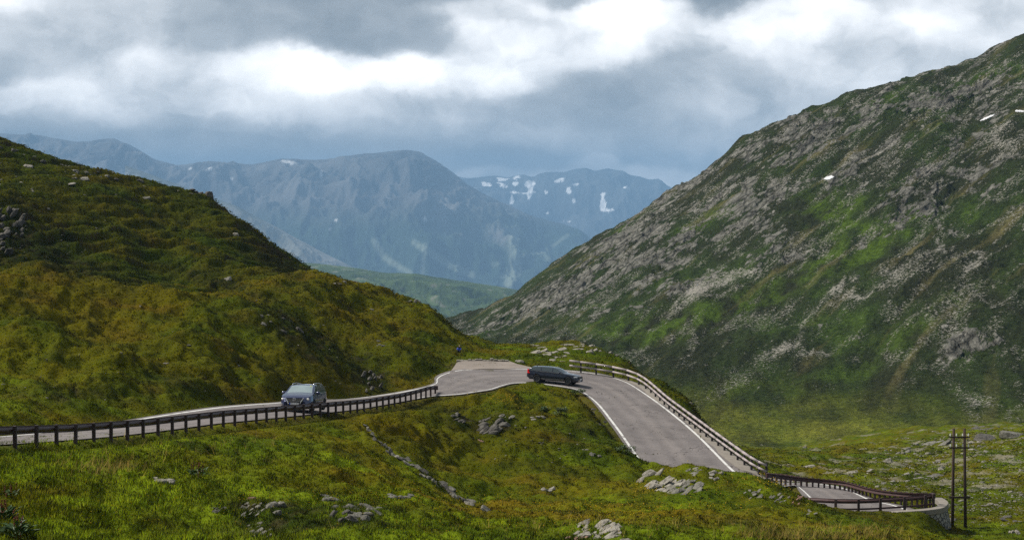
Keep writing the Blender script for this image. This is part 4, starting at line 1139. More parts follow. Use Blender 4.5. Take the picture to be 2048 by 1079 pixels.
# ------------------------------------------------------------------ wooden twin poles
def twin_pole(label, pxl, pxr, ytop, yl, yr, D, r, braces=True, arms=(.0115, .041), group='twin-pole line across the valley'):
    pl = W(pxl, yl, D); pr = W(pxr, yr, D)
    tl = W(pxl + (3 if braces else 0), ytop, D)
    t = thing('utility_pole', label, 'utility pole', (pl + pr) / 2, 0, group)
    h = tl[2] - pl[2]
    for p, dx in ((pl, 3), (pr, -2)):
        bm = bmesh.new(); b = p.copy(); b[2] -= .8
        e = W(1024, 0, D)[1]
        tp = np.array([p[0] + dx / F * D * (1 if braces else 0), p[1], tl[2]])
        cyl(bm, b, tp, r * 1.12, r * .82, 12); pobj('pole', bm, M['pole'], t, smooth=True)
    cx = (pl[0] + pr[0]) / 2 + .01 * D * 0; wdt = abs(pr[0] - pl[0])
    def arm(fr, over, th, name='crossarm'):
        z = tl[2] - h * fr; bm = bmesh.new()
        x0 = min(pl[0], pr[0]) - over; x1 = max(pl[0], pr[0]) + over
        bx(bm, ((x0 + x1) / 2, pl[1] - r - th / 2, z), (x1 - x0, th, th)); return pobj(name, bm, M['pole'], t), x0, x1, z
    for fr in (.085, .19):
        a, x0, x1, z = arm(fr, wdt * .22 + .05, .1 if braces else .14)
        for q in (.06, .36, .66, .94):
            bm = bmesh.new(); xx = x0 + (x1 - x0) * q
            cyl(bm, (xx, pl[1] - r - .05, z + .05), (xx, pl[1] - r - .05, z + .13), .02, n=6)
            cyl(bm, (xx, pl[1] - r - .05, z + .12), (xx, pl[1] - r - .05, z + .27), .055, .035, 8)
            pobj('insulator', bm, M['ins'], t)
    if braces:
        arm(.685, .27, .13, 'brace')
twin_pole('tall twin-post wooden utility pole with two crossarms, beside the stone wall', 1904.5, 1931, 856, 1056, 1064, 139, .115)
twin_pole('smaller far twin-post utility pole behind the lower guardrail', 1823.5, 1837, 942, 990, 990, 300, .13, False)
p = W(1766, 983, 300); t = thing('utility_pole', 'single thin far pole standing left of the far twin pole', 'utility pole', p)
bm = bmesh.new(); cyl(bm, p - [0, 0, 1], p + [0, 0, 3.3], .13, .1, 8); pobj('pole', bm, M['pole'], t)
bm = bmesh.new(); bx(bm, (p[0], p[1] - .15, p[2] + 2.2), (.9, .1, .1)); pobj('crossarm', bm, M['pole'], t)
p = W(1697, 965, 330); t = tag(obj('utility_pole', (lambda b: (cyl(b, p - [0, 0, 1], p + [0, 0, 1.9], .1, .08, 8), b)[1])(bmesh.new()), M['pole']), 'tiny leftmost far pole above the guardrail curve', 'utility pole')

# ------------------------------------------------------------------ rocks
def rock_bm(bm, c, size, rot, seed, sub=3, planes=11, rough=.06):
    r = np.random.default_rng(seed)
    n = r.normal(size=(planes, 3)); n /= np.linalg.norm(n, axis=1)[:, None]
    n = np.concatenate([n, [[0, 0, 1], [0, 1, .2], [0, -1, .3], [1, 0, .2], [-1, 0, .1]]]); n /= np.linalg.norm(n, axis=1)[:, None]
    d = r.uniform(.62, 1.0, len(n)); d[-5] = r.uniform(.5, .8)
    vs = bmesh.ops.create_icosphere(bm, subdivisions=sub, radius=1)['verts']
    P = np.array([v.co for v in vs]); dd = P @ n.T
    rad = np.where(dd > .05, d[None] / np.maximum(dd, .05), 9).min(1)
    rad = rad * (1 + rough * fbm(P[:, 0] * 2.3 + seed, P[:, 1] * 2.3 + P[:, 2] * 1.7, 3, seed % 97))
    P = P * rad[:, None] * np.array(size)[None]
    R = np.array(rot); P = P @ R.T + np.array(c)
    for v, q in zip(vs, P): v.co = q
def rot_img(deg, dip=.3, yaw=0.0):
    """long axis rising to the right of the picture by deg, tipped towards the viewer by dip"""
    return (Matrix.Rotation(yaw, 3, 'Z') @ Matrix.Rotation(-math.radians(deg), 3, 'Y') @ Matrix.Rotation(dip, 3, 'X'))

def rock_thing(px, py, w, h, style, label, mat='rock', ang=30, group=None, name=None, cat=None, mont=False, seed=None):
    seed = seed or int(px * 7 + py * 3)
    r = np.random.default_rng(seed)
    P = pick([px], [py + h * .25])[0]; D = P[1]; wm = w / F * D; hm = h / F * D
    bm = bmesh.new()
    if style == 'b':
        rock_bm(bm, (P[0], P[1] + wm * .15, P[2]), (wm * .58, wm * .5, hm * .72), rot_img(r.uniform(-12, 15), r.uniform(-.2, .2), r.uniform(-.5, .5)), seed)
    else:
        bm.free()
        n = max(6, int(w * h / 75)) if style == 's' else max(5, int(w * h / 110))
        n = min(n, 30)
        px2 = r.uniform(-.48, .48, n) * w; py2 = r.uniform(-.5, .5, n) * h
        rr = (px2 / (w * .5)) ** 2 + (py2 / (h * .55)) ** 2
        k = rr < 1.05; px2, py2 = px2[k], py2[k]
        Q = pick(px + px2, py + py2)
        good = np.abs(Q[:, 1] - D) < max(5, .08 * D)
        t = thing('rock_outcrop', label, 'rock', P, 0, group)
        Q = Q[good] if good.any() else P[None]
        for q in Q:
            lm = max(wm * (r.uniform(.13, .32) if style == 's' else r.uniform(.1, .24)), .2)
            bm = bmesh.new()
            if style == 's':
                rock_bm(bm, q + [0, lm * .12, -.05 * lm], (lm, lm * .45, lm * r.uniform(.08, .16)), rot_img(ang + r.normal(0, 5), r.uniform(.15, .5), r.normal(0, .15)), int(r.integers(1, 9999)), 2, 9, .09)
            else:
                rock_bm(bm, q + [0, lm * .25, lm * .1], (lm * r.uniform(.9, 1.5), lm * .8, lm * r.uniform(.3, .75)), rot_img(ang + r.normal(0, 10), r.uniform(0, .5), r.normal(0, .35)), int(r.integers(1, 9999)), 2, 10, .09)
            pobj('slab' if style == 's' else 'stone_block', bm, M[mat], t)
        bm0 = None
        return t
    o = obj('boulder', bm, M[mat], smooth=False)
    o.data.transform(Matrix.Translation(-Vector(P))); o.location = P
    return tag(o, label, 'rock', group)

R_ = rock_thing
R_(1318, 955, 92, 58, 's', 'large pale striated slab outcrop on the knoll below the descending road', 'rockpale', 33)
R_(1362, 975, 70, 34, 's', 'lower band of tilted grey slabs right under the pale knoll outcrop', 'rock', 33)
R_(1395, 943, 50, 12, 's', 'thin ledge of rock at the very top of the knoll', 'rock', 28)
R_(1430, 952, 36, 16, 'd', 'few small broken stones on top of the knoll near the fence end', 'rockpale', 10)
R_(1505, 990, 38, 20, 's', 'tilted grey slabs low on the knoll, left of the rusty ones', 'rock', 35)
R_(1557, 997, 44, 18, 's', 'cluster of thin tilted slabs between two other slab groups on the knoll', 'rock', 38)
R_(1592, 1000, 36, 18, 's', 'rusty tilted slabs just left of the lower guardrail end', 'rockred', 42)
R_(1622, 1023, 26, 12, 's', 'small tilted slab in the grass below the left end of the lower guardrail', 'rock', 30)
R_(1186, 1064, 84, 36, 's', 'pale layered rock rising from the bottom edge of the photo', 'rockpale', 36)
R_(1140, 1078, 60, 20, 's', 'rusty red layered rock at the bottom edge, left of the pale one', 'rockred', 28)
R_(1252, 1080, 26, 12, 'b', 'small pale boulder at the bottom edge right of the layered rock', 'rockpale')
R_(1108, 713, 58, 22, 's', 'broad white rock ledges on the grass beyond the navy car', 'rockpale', 8)
R_(1090, 702, 64, 10, 's', 'narrow pale rock rib running up behind the navy car', 'rockpale', 22)
R_(1145, 692, 50, 13, 's', 'pale flat rock on the skyline above the fence start', 'rockpale', 6)
R_(1074, 693, 42, 9, 's', 'low pale rock near the skyline left of the white ledges', 'rockpale', 4)
R_(1189, 699, 30, 22, 'd', 'pale craggy boulder above the start of the log fence', 'rockpale', 20)
R_(1221, 704, 26, 22, 'd', 'craggy grey boulder on the skyline right of the pale craggy one', 'rock', 40)
R_(1258, 722, 14, 9, 'd', 'small rusty rock at the skyline above the fence bend', 'rockred', 0)
R_(1384, 806, 14, 12, 'd', 'small pale rock on the grass edge outside the log fence', 'rockpale', 10)
R_(1039, 721, 20, 7, 'b', 'small white boulder beside the worn lay-by', 'rockpale')
R_(500, 1022, 54, 30, 's', 'grey tilted slabs in the foreground below the orange boulder', 'rock', 36)
R_(515, 1054, 66, 42, 's', 'largest foreground slab cluster on the left, near the bottom edge', 'rock', 34)
R_(545, 1019, 38, 22, 'd', 'dark rounded foreground rock right of the tilted grey slabs', 'rock', 30)
R_(432, 1020, 30, 22, 's', 'dark low slabs at the left end of the foreground rocks', 'rockdark', 20)
R_(503, 996, 20, 15, 'b', 'rusty orange boulder on the foreground bank', 'rockred')
R_(683, 1028, 44, 34, 'd', 'dark crumbling rock face in the foreground right of the gap', 'rockdark', 35)
R_(730, 1018, 78, 14, 's', 'long pale rib of stones on the foreground crest', 'rock', -22)
R_(715, 1035, 50, 18, 'd', 'scatter of grey broken rock under the pale foreground rib', 'rock', -10)
R_(660, 996, 36, 14, 'd', 'grey stones on the foreground bank above the dark rock face', 'rock', -15)
R_(800, 992, 46, 16, 'd', 'grey stone heap beside the lower end of the drain', 'rock', -15)
R_(326, 962, 34, 7, 'd', 'pale stones in the grass below the dock plant', 'rockpale', 0)
R_(985, 852, 60, 34, 'd', 'dark jagged crag on the grassy mound inside the bend', 'rockdark', 30)
R_(1000, 834, 46, 9, 's', 'dark tilted ledge above the jagged crag on the mound', 'rock', 28)
R_(915, 836, 36, 22, 'd', 'dark broken rocks on the left shoulder of the mound', 'rockdark', 25)
R_(957, 879, 24, 6, 's', 'flat rusty slab at the foot of the jagged crag', 'rockred', -12)
R_(1074, 837, 26, 9, 'd', 'small pinkish rock in the middle of the mound', 'rockpale', 5)
R_(1190, 822, 22, 18, 'd', 'dark rock cut at the road edge, upper one', 'rockdark', -20)
R_(1208, 850, 20, 20, 'd', 'dark rock cut at the road edge, lower one', 'rockdark', -30)
R_(1195, 909, 32, 10, 'd', 'grey stones low on the road side of the mound', 'rock', -12)
R_(1168, 897, 14, 5, 's', 'small light slab low on the mound', 'rock', 5)
R_(1098, 980, 26, 5, 'd', 'two small pale stones in the hollow below the mound', 'rockpale', 15)
R_(396, 381, 40, 18, 'd', 'crag on the skyline of the left hill', 'rockdark', 10)
R_(418, 388, 16, 20, 'b', 'upright dark boulder at the right end of the skyline crag', 'rockdark')
R_(14, 465, 60, 90, 'd', 'dark crag at the left edge of the photo, above the grassy bump', 'rockdark', 50)
R_(742, 762, 40, 46, 'd', 'dark crag beside the road behind the blue car', 'rockdark', 60)
R_(690, 551, 44, 8, 's', 'rock ledge on top of the knoll nose', 'rockdark', -4)
R_(700, 566, 34, 12, 'd', 'overhanging rock nose of the grassy knoll', 'rock', 0)
R_(676, 566, 26, 5, 's', 'pale ledge left of the rock nose', 'rockpale', 6)
R_(828, 601, 30, 6, 'd', 'rocky tip on the lower end of the knoll skyline', 'rock', 0)
R_(585, 650, 46, 46, 'd', 'dark broken rock gully on the left slope', 'rockdark', -40)
R_(532, 640, 36, 20, 'd', 'grey rocks left of the dark gully on the slope', 'rock', -20)
R_(762, 688, 30, 12, 'd', 'pale rocks on the slope above the dark roadside crag', 'rock', -10)
R_(453, 557, 22, 7, 'b', 'long white boulder at the foot of the left hill', 'rockpale')
R_(165, 357, 32, 8, 'b', 'widest pale boulder on the upper left hill', 'rockpale')
R_(56, 332, 24, 10, 'b', 'pale boulder high on the left hill, nearest the left edge', 'rockpale')
R_(138, 367, 26, 5, 'b', 'flat pale boulder below the widest one on the left hill', 'rockpale')
R_(292, 395, 16, 7, 'b', 'lone pale boulder below the left hill skyline', 'rockpale')
R_(470, 468, 12, 9, 'b', 'small white boulder on the right part of the left hill', 'rockpale')
R_(1972, 852, 58, 22, 's', 'big dark flat boulder right of the twin pole top', 'rockdark', 14)
R_(1974, 874, 50, 16, 'b', 'dark angular boulder below the big flat one', 'rockdark')
R_(2030, 868, 56, 22, 'b', 'grey boulder cut by the right edge of the photo', 'rock')
R_(1778, 921, 20, 18, 'b', 'pale upright boulder in the pasture left of the twin pole', 'rockpale')
R_(1712, 943, 60, 12, 's', 'long pale rock rib in the pasture above the lower guardrail', 'rockpale', 22)
R_(1800, 901, 40, 14, 'd', 'grey broken ledge in the pasture near the twin pole', 'rock', 20)
R_(1880, 887, 70, 10, 's', 'sloping grey ledge behind the twin pole', 'rock', 22)
R_(1870, 951, 60, 7, 's', 'flat rock ledge behind the two far poles', 'rock', 8)
R_(1622, 932, 26, 9, 'b', 'whitish boulder in the pasture above the lower bend', 'rockpale')
R_(1910, 1038, 40, 14, 'd', 'dark low rocks at the foot of the twin pole', 'rockdark', 5)
R_(2016, 1036, 40, 16, 'd', 'dark rocks near the right edge of the photo', 'rockdark', 0)
R_(2030, 1062, 34, 14, 'd', 'pinkish stones in the lower right corner', 'rockpale', -20)
R_(1610, 894, 9, 6, 'b', 'tiny bright white boulder far down on the valley floor', 'rockpale')

# boulder rows on the left hill's skyline, loose stones, boulders of the stony pasture
protos = []
def stones(n, area, size, label, group, mat, name='boulder', sub=2, sd=1, flat=.55):
    r = np.random.default_rng(sd)
    px, py = area(r, n); P = pick(px, py)
    bms = []
    for k in range(5):
        bm = bmesh.new(); rock_bm(bm, (0, 0, 0), (1, .8, flat), Matrix.Identity(3), sd * 31 + k, sub)
        me = bpy.data.meshes.new(name); bm.to_mesh(me); bm.free(); me.materials.append(M[mat if isinstance(mat, str) else mat[k % len(mat)]]); bms.append(me)
    for i in range(n):
        o = bpy.data.objects.new(name, bms[i % 5]); C.objects.link(o)
        s = size(r) / F * P[i, 1] * .55
        o.location = P[i] + np.array([0, s * .3, -s * .05]); o.scale = (s * r.uniform(.8, 1.3), s, s * r.uniform(.7, 1.1)); o.rotation_euler = (r.normal(0, .15), r.normal(-.15, .15), r.uniform(0, 6.28))
        tag(o, label, 'rock', group)
hillpx = lambda r, n: (lambda x: (x, np.interp(x, [0, 100, 200, 290], [288, 322, 347, 356]) + r.uniform(1, 9, n)))(r.uniform(0, 290, n))
stones(22, hillpx, lambda r: r.uniform(7, 17), 'dark lichened boulder in the row along the left hill skyline', 'boulders along the left hill skyline', ['rockdark', 'rock'], sd=3, flat=.7)
stones(40, lambda r, n: (np.clip(r.normal(130, 100, n), 0, 420), np.clip(r.normal(360, 28, n), 318, 460)), lambda r: r.uniform(4, 9), 'small pale stone on the upper left hillside', 'small stones on the left hill', ['rockpale', 'rock'], name='stone', sd=4)
stones(34, lambda r, n: (r.uniform(40, 230, n), r.uniform(440, 520, n)), lambda r: r.uniform(2.5, 6), 'small stone in the shaded hollow below the left edge crag', 'stones below the left crag', ['rockpale', 'rock'], name='stone', sd=5)
stones(44, lambda r, n: (r.uniform(0, 760, n), r.uniform(600, 800, n)), lambda r: r.uniform(4, 9), 'small pale stone in the olive grass behind the guardrail', 'stones on the slope above the road', ['rockpale', 'rock'], name='stone', sd=6)
stones(46, lambda r, n: (r.normal(1120, 70, n), r.normal(890, 30, n)), lambda r: r.uniform(3, 7), 'small pale stone on the mound inside the bend', 'stones on the mound', ['rockpale', 'rock'], name='stone', sd=7)
def field(r, n):
    px = r.uniform(1640, 2048, n * 6); py = r.uniform(880, 1050, n * 6)
    k = (blob(px, py, 1960, 940, 190, 45, -.1) + blob(px, py, 1900, 900, 150, 25, -.2) + blob(px, py, 1850, 975, 120, 22) + .7 * blob(px, py, 1980, 1010, 100, 40)) * r.uniform(0, 1, n * 6) * (fbm(px / 40, py / 14, 3, 7) + .6) > .16
    k &= ~((np.abs(px - 1700) < 170) & (py > 945 + .18 * (px - 1540)))
    return px[k][:n], py[k][:n]
stones(190, field, lambda r: 5 + 13 * r.uniform(0, 1) ** 2.5, 'pale boulder strewn over the stony pasture around the twin pole', 'boulders strewn over the stony pasture', ['rockpale', 'rock', 'rockpale'], sd=8)

def scree():
    """the countless small stones of the pasture and the flank"""
    r = np.random.default_rng(77)
    px = r.uniform(1450, 2048, 24000); py = r.uniform(860, 1079, 24000)
    w = .25 + blob(px, py, 1960, 940, 190, 50, -.1) + blob(px, py, 1880, 900, 170, 30, -.2) + .8 * blob(px, py, 1850, 980, 120, 25) + .8 * blob(px, py, 1980, 1015, 120, 40)
    k = (w * (fbm(px / 50, py / 14, 3, 7) + .55) * r.uniform(0, 1, 24000) > .25) & ~((py > 938 + .2 * (px - 1540)) & (px < 1890))
    A = pick(px[k], py[k], n=200); ok = A[:, 1] < 392; A = A[ok]
    px = r.uniform(1050, 2048, 9000); py = r.uniform(480, 890, 9000)
    w = .12 + .9 * blob(px, py, 1970, 785, 45, 36, -.3) + .6 * blob(px, py, 1440, 570, 130, 30, -.3) + .5 * blob(px, py, 1900, 560, 150, 60, -.5) + .35 * blob(px, py, 1700, 850, 300, 40) + .5 * blob(px, py, 1560, 700, 220, 30, -.5)
    k = (w * (fbm(px / 60, py / 25, 4, 9) + .6) * r.uniform(0, 1, 9000) > .2)
    B, okb = pick_m(px[k], py[k], n=220); B = B[okb]
    P = np.concatenate([A, B]); n = len(P)
    s = (1.0 + 2.6 * r.uniform(0, 1, n) ** 4) / F * P[:, 1] * .62
    bm = bmesh.new(); bmesh.ops.create_icosphere(bm, subdivisions=1, radius=1); bm.verts.ensure_lookup_table()
    ic = np.array([v.co for v in bm.verts]); f = np.array([[v.index for v in q.verts] for q in bm.faces]); bm.free()
    nv = len(ic)
    V = ic[None] * (1 + r.normal(0, .2, (n, nv, 1))) * s[:, None, None] * np.stack([r.uniform(.8, 1.7, n), r.uniform(.8, 1.2, n), r.uniform(.45, .8, n)], 1)[:, None]
    V = (V + P[:, None]).reshape(-1, 3)
    o = big_mesh('scree', V, (f[None] + (np.arange(n) * nv)[:, None, None]).reshape(-1, 3), M['rockpale'], False); o['kind'] = 'stuff'
scree()

# ------------------------------------------------------------------ stones of the drain down the bank
dl = np.array([(733, 853), (745, 866), (758, 884), (772, 897), (790, 912), (812, 925), (835, 938), (855, 952), (875, 966), (893, 980), (915, 993), (938, 1007)])
r = np.random.default_rng(5)
ks = []
for i, tt in enumerate(np.linspace(0, len(dl) - 1, 46)):
    px = np.interp(tt, np.arange(len(dl)), dl[:, 0]) + r.normal(0, 2 + tt * .35); py = np.interp(tt, np.arange(len(dl)), dl[:, 1]) + r.normal(0, 1.2 + tt * .12)
    P = pick([px], [py])[0]; s = (10 + tt * 1.5) * r.uniform(.55, 1.2) / F * P[1]
    bm = bmesh.new(); rock_bm(bm, (0, 0, 0), (s * .62, s * .42, s * .17), rot_img(-32 + r.normal(0, 12), r.uniform(.1, .5), r.normal(0, .5)), 900 + i, 2)
    o = obj('stone_slab', bm, M[('rock', 'rockpale', 'rock', 'rockdark')[i % 4]]); o.location = P + [0, 0, .05]
    tag(o, 'flat stone among those lining the drain down the grassy bank', 'stone', 'stones lining the drain')
for (px, py, w, a, lab) in ((942, 1006, 26, -14, 'broad grey slab near the foot of the stone-lined drain'), (972, 1021, 26, -38, 'last pale slab at the lower end of the drain, standing clear of the others')):
    P = pick([px], [py])[0]; s = w / F * P[1]
    bm = bmesh.new(); rock_bm(bm, (0, 0, 0), (s * .62, s * .4, s * .16), rot_img(a, .45, .1), 77 + w, 3); o = obj('stone_slab', bm, M['rockpale']); o.location = P + [0, 0, .06]
    tag(o, lab, 'stone')

# ------------------------------------------------------------------ leafy plants
def leaf_mesh(bm, c, d, ln, wd, up):
    c = Vector(c); d = Vector(d).normalized(); sd = d.cross(Vector((0, 0, 1)));
    sd = sd.normalized() if sd.length > .01 else Vector((1, 0, 0))
    tip = c + d * ln + Vector((0, 0, up)); mid = c + d * ln * .5 + Vector((0, 0, up * .9 + ln * .12))
    v = [bm.verts.new(q) for q in (c, mid + sd * wd / 2, tip, mid - sd * wd / 2)]
    bm.faces.new((v[0], v[1], v[2])); bm.faces.new((v[0], v[2], v[3]))
def dock(px, py, hpx, nst, label, seed, nl=40):
    r = np.random.default_rng(seed); P = pick([px], [py])[0]; D = P[1]; h = hpx / F * D
    t = thing('dock_plant', label, 'plant', P)
    bm = bmesh.new()
    for i in range(nl):
        a = r.uniform(0, 6.28); rr = h * .55 * r.uniform(.1, 1)
        leaf_mesh(bm, P + np.array([math.cos(a) * rr, math.sin(a) * rr, h * r.uniform(.05, .45)]), (math.cos(a), math.sin(a), r.uniform(.1, .9)), h * r.uniform(.28, .5), h * r.uniform(.14, .22), h * r.uniform(-.08, .1))
    pobj('foliage', bm, M['leaf'], t)
    for i in range(nst):
        bm = bmesh.new(); a = r.uniform(0, 6.28); rr = h * .4 * r.uniform(0, 1); b = P + np.array([math.cos(a) * rr, math.sin(a) * rr, 0])
        tp = b + np.array([r.normal(0, .05) * h, 0, h * r.uniform(.8, 1.15)])
        cyl(bm, b, tp, h * .012, h * .006, 5)
        for k in range(16):
            q = b + (tp - b) * r.uniform(.4, 1); s = h * .035 * r.uniform(.6, 1.2)
            bmesh.ops.create_icosphere(bm, subdivisions=1, radius=s, matrix=Matrix.Translation(Vector(q + r.normal(0, s * .6, 3))))
        pobj('flower_stalk', bm, M['stalk'], t)
dock(396, 955, 32, 7, 'dark dock plant with red seed stalks on the bank below the guardrail', 3)
dock(6, 1042, 46, 4, 'tall dock with red stalks at the left edge near the bottom', 4, 60)
dock(34, 1076, 52, 3, 'broad-leaved dock filling the bottom left corner', 5, 80)
dock(20, 995, 28, 6, 'dock of rusty red seed heads at the left edge, uppermost', 6, 22)
def shrub(px, py, w, h, label, mat, seed, n=420):
    r = np.random.default_rng(seed); P = pick([px], [py])[0]; D = P[1]; wm = w / F * D; hm = h / F * D
    t = thing('shrub', label, 'shrub', P)
    bm = bmesh.new()
    for k in range(4):
        cyl(bm, P - [0, 0, .2], P + [wm * r.uniform(-.3, .3), wm * r.uniform(-.2, .2), hm * r.uniform(.6, .9)], .02, .008, 5)
    pobj('stem', bm, M['pole'], t)
    bm = bmesh.new(); cl = [(r.uniform(-.42, .42) * wm, r.uniform(-.3, .3) * wm, r.uniform(.2, .85) * hm, r.uniform(.14, .26) * wm) for _ in range(9)]
    for i in range(n):
        c = cl[i % 9]; d = r.normal(size=3); d /= np.linalg.norm(d); q = P + np.array(c[:3]) + d * c[3] * r.uniform(.4, 1) * [1, 1, .7]
        leaf_mesh(bm, q, (*r.normal(size=2), r.uniform(-.2, .8)), .13 * r.uniform(.6, 1.3), .08, 0)
    pobj('foliage', bm, M[mat], t)
shrub(1156, 792, 30, 18, 'green shrub at the inner road edge below the navy car', 'leaf', 1)
shrub(1121, 829, 28, 14, 'pale green shrub in the middle of the mound', 'leafpale', 2)
shrub(1252, 908, 44, 18, 'pale shrub overhanging the road line on the mound edge', 'leafpale', 3)
shrub(1088, 822, 30, 8, 'low dark green shrub left of the pale one on the mound', 'leaf', 4)

# ------------------------------------------------------------------ the person on the slope
def person():
    P = pick([918], [703])[0]
    t = thing('person', 'person in a bright blue jacket and dark trousers crouching in the grass above the lay-by', 'person', P)
    def skin(name, V, E, R, mat):
        me = bpy.data.meshes.new(name); me.from_pydata([tuple(Vector(v)) for v in V], E, [])
        o = bpy.data.objects.new(name, me); C.objects.link(o); me.materials.append(mat)
        o.modifiers.new('skin', 'SKIN'); o.modifiers.new('sub', 'SUBSURF').levels = 1; o.modifiers['sub'].render_levels = 2
        sl = me.skin_vertices[0].data
        for s, rr in zip(sl, R): s.radius = (rr, rr)
        sl[0].use_root = True
        o.parent = t; return o
    V = [(0, 0, .32), (0, .02, .5), (.02, .0, .72), (.04, -.02, .84), (.06, -.03, .95), (.07, -.04, 1.04),
         (-.17, 0, .75), (-.24, -.16, .55), (-.08, -.3, .5), (.21, 0, .75), (.28, -.16, .55), (.12, -.3, .5),
         (-.12, -.06, .3), (-.16, -.36, .48), (-.14, -.3, .08), (-.14, -.42, .03), (.12, -.06, .3), (.18, -.36, .48), (.16, -.3, .08), (.16, -.42, .03)]
    E = [(0, 1), (1, 2), (2, 3), (3, 4), (4, 5), (2, 6), (6, 7), (7, 8), (2, 9), (9, 10), (10, 11), (0, 12), (12, 13), (13, 14), (14, 15), (0, 16), (16, 17), (17, 18), (18, 19)]
    R = [.15, .15, .16, .06, .1, .085, .07, .05, .035, .07, .05, .035, .1, .075, .05, .045, .1, .075, .05, .045]
    skin('body', V, E, R, simple('dark_trousers', (.02, .02, .028), .9))
    Vj = [(0, 0, .36), (0, .02, .5), (.02, .0, .72), (-.17, 0, .75), (-.24, -.16, .55), (.21, 0, .75), (.28, -.16, .55)]
    skin('jacket', Vj, [(0, 1), (1, 2), (2, 3), (3, 4), (2, 5), (5, 6)], [.17, .175, .185, .085, .065, .085, .065], simple('blue_jacket', (.01, .05, .5), .6))
    bm = bmesh.new(); bmesh.ops.create_icosphere(bm, subdivisions=3, radius=.115, matrix=Matrix.Translation((.065, .0, 1.03)) @ Matrix.Diagonal((.95, 1.05, 1.05, 1)))
    o = obj('hair', bm, simple('brown_hair', (.06, .035, .02), .7), smooth=True); o.parent = t
    bm = bmesh.new(); bmesh.ops.create_icosphere(bm, subdivisions=3, radius=.1, matrix=Matrix.Translation((.075, -.045, 1.0)) @ Matrix.Diagonal((.9, 1, 1.2, 1)))
    bmesh.ops.create_icosphere(bm, subdivisions=2, radius=.018, matrix=Matrix.Translation((.078, -.15, 1.0)))
    o = obj('face', bm, simple('skin', (.5, .3, .22), .6), smooth=True); o.parent = t
    t.scale = (.78, .78, .78); t.location.z -= .22
person()

# ------------------------------------------------------------------ cars
def paint(name, c):
    m, nt, b = new_mat(name); b.inputs['Base Color'].default_value = (*c, 1); b.inputs['Metallic'].default_value = .35
    b.inputs['Roughness'].default_value = .32; b.inputs['Coat Weight'].default_value = 1; b.inputs['Coat Roughness'].default_value = .06
    f = noise_tex(nt, 3, 3); L(nt, mixc(nt, f, tuple(x * .85 for x in c), tuple(x * 1.15 for x in c)), b.inputs['Base Color'])
    return m
def gl(name, c=(.01, .014, .016), ior=1.75):
    m, nt, b = new_mat(name); b.inputs['Base Color'].default_value = (*c, 1); b.inputs['Roughness'].default_value = .04; b.inputs['IOR'].default_value = ior
    return m
M['glass'] = gl('window_glass', (.03, .045, .047), 1.9); M['wscreen'] = simple('windscreen_cloud_sheen', (.42, .5, .5), .22, .55, .2, 2)  # windscreen: reflected bright clouds painted into its pale base colour
M['chrome'] = simple('chrome_trim', (.7, .7, .7), .18, 1, .05)
M['tyre'] = simple('tyre_rubber', (.012, .012, .012), .8)
M['rim'] = simple('alloy_rim', (.45, .45, .46), .3, .9, .05)
M['rimdark'] = simple('dark_alloy_rim', (.09, .09, .1), .35, .8, .05)
M['black'] = simple('black_plastic', (.012, .012, .013), .5)
M['lampon'] = simple('headlamp_lit', (.5, .5, .48), .12, 0, .05, emit=(1, .93, .8, .18))
M['lamp'] = simple('headlamp_glass', (.5, .53, .55), .08, .3, .05)
M['amber'] = simple('amber_lens', (.7, .25, .05), .2)
M['red'] = simple('red_lens', (.55, .012, .012), .15, 0, .1, emit=(1, .02, .02, .12))
M['plate'] = simple('plate_white', (.75, .75, .73), .4, 0, .03)
M['plateblue'] = simple('plate_blue', (.02, .08, .5), .4)

def text_bm(s, size, mat4):
    cu = bpy.data.curves.new('txt', 'FONT'); cu.body = s; cu.size = size; cu.align_x = 'CENTER'; cu.align_y = 'CENTER'; cu.extrude = .002
    ob = bpy.data.objects.new('txt', cu); C.objects.link(ob)
    dg = bpy.context.evaluated_depsgraph_get(); me = bpy.data.meshes.new_from_object(ob.evaluated_get(dg))
    bm = bmesh.new(); bm.from_mesh(me); bmesh.ops.transform(bm, matrix=mat4, verts=bm.verts)
    bpy.data.objects.remove(ob); bpy.data.curves.remove(cu); bpy.data.meshes.remove(me)
    return bm

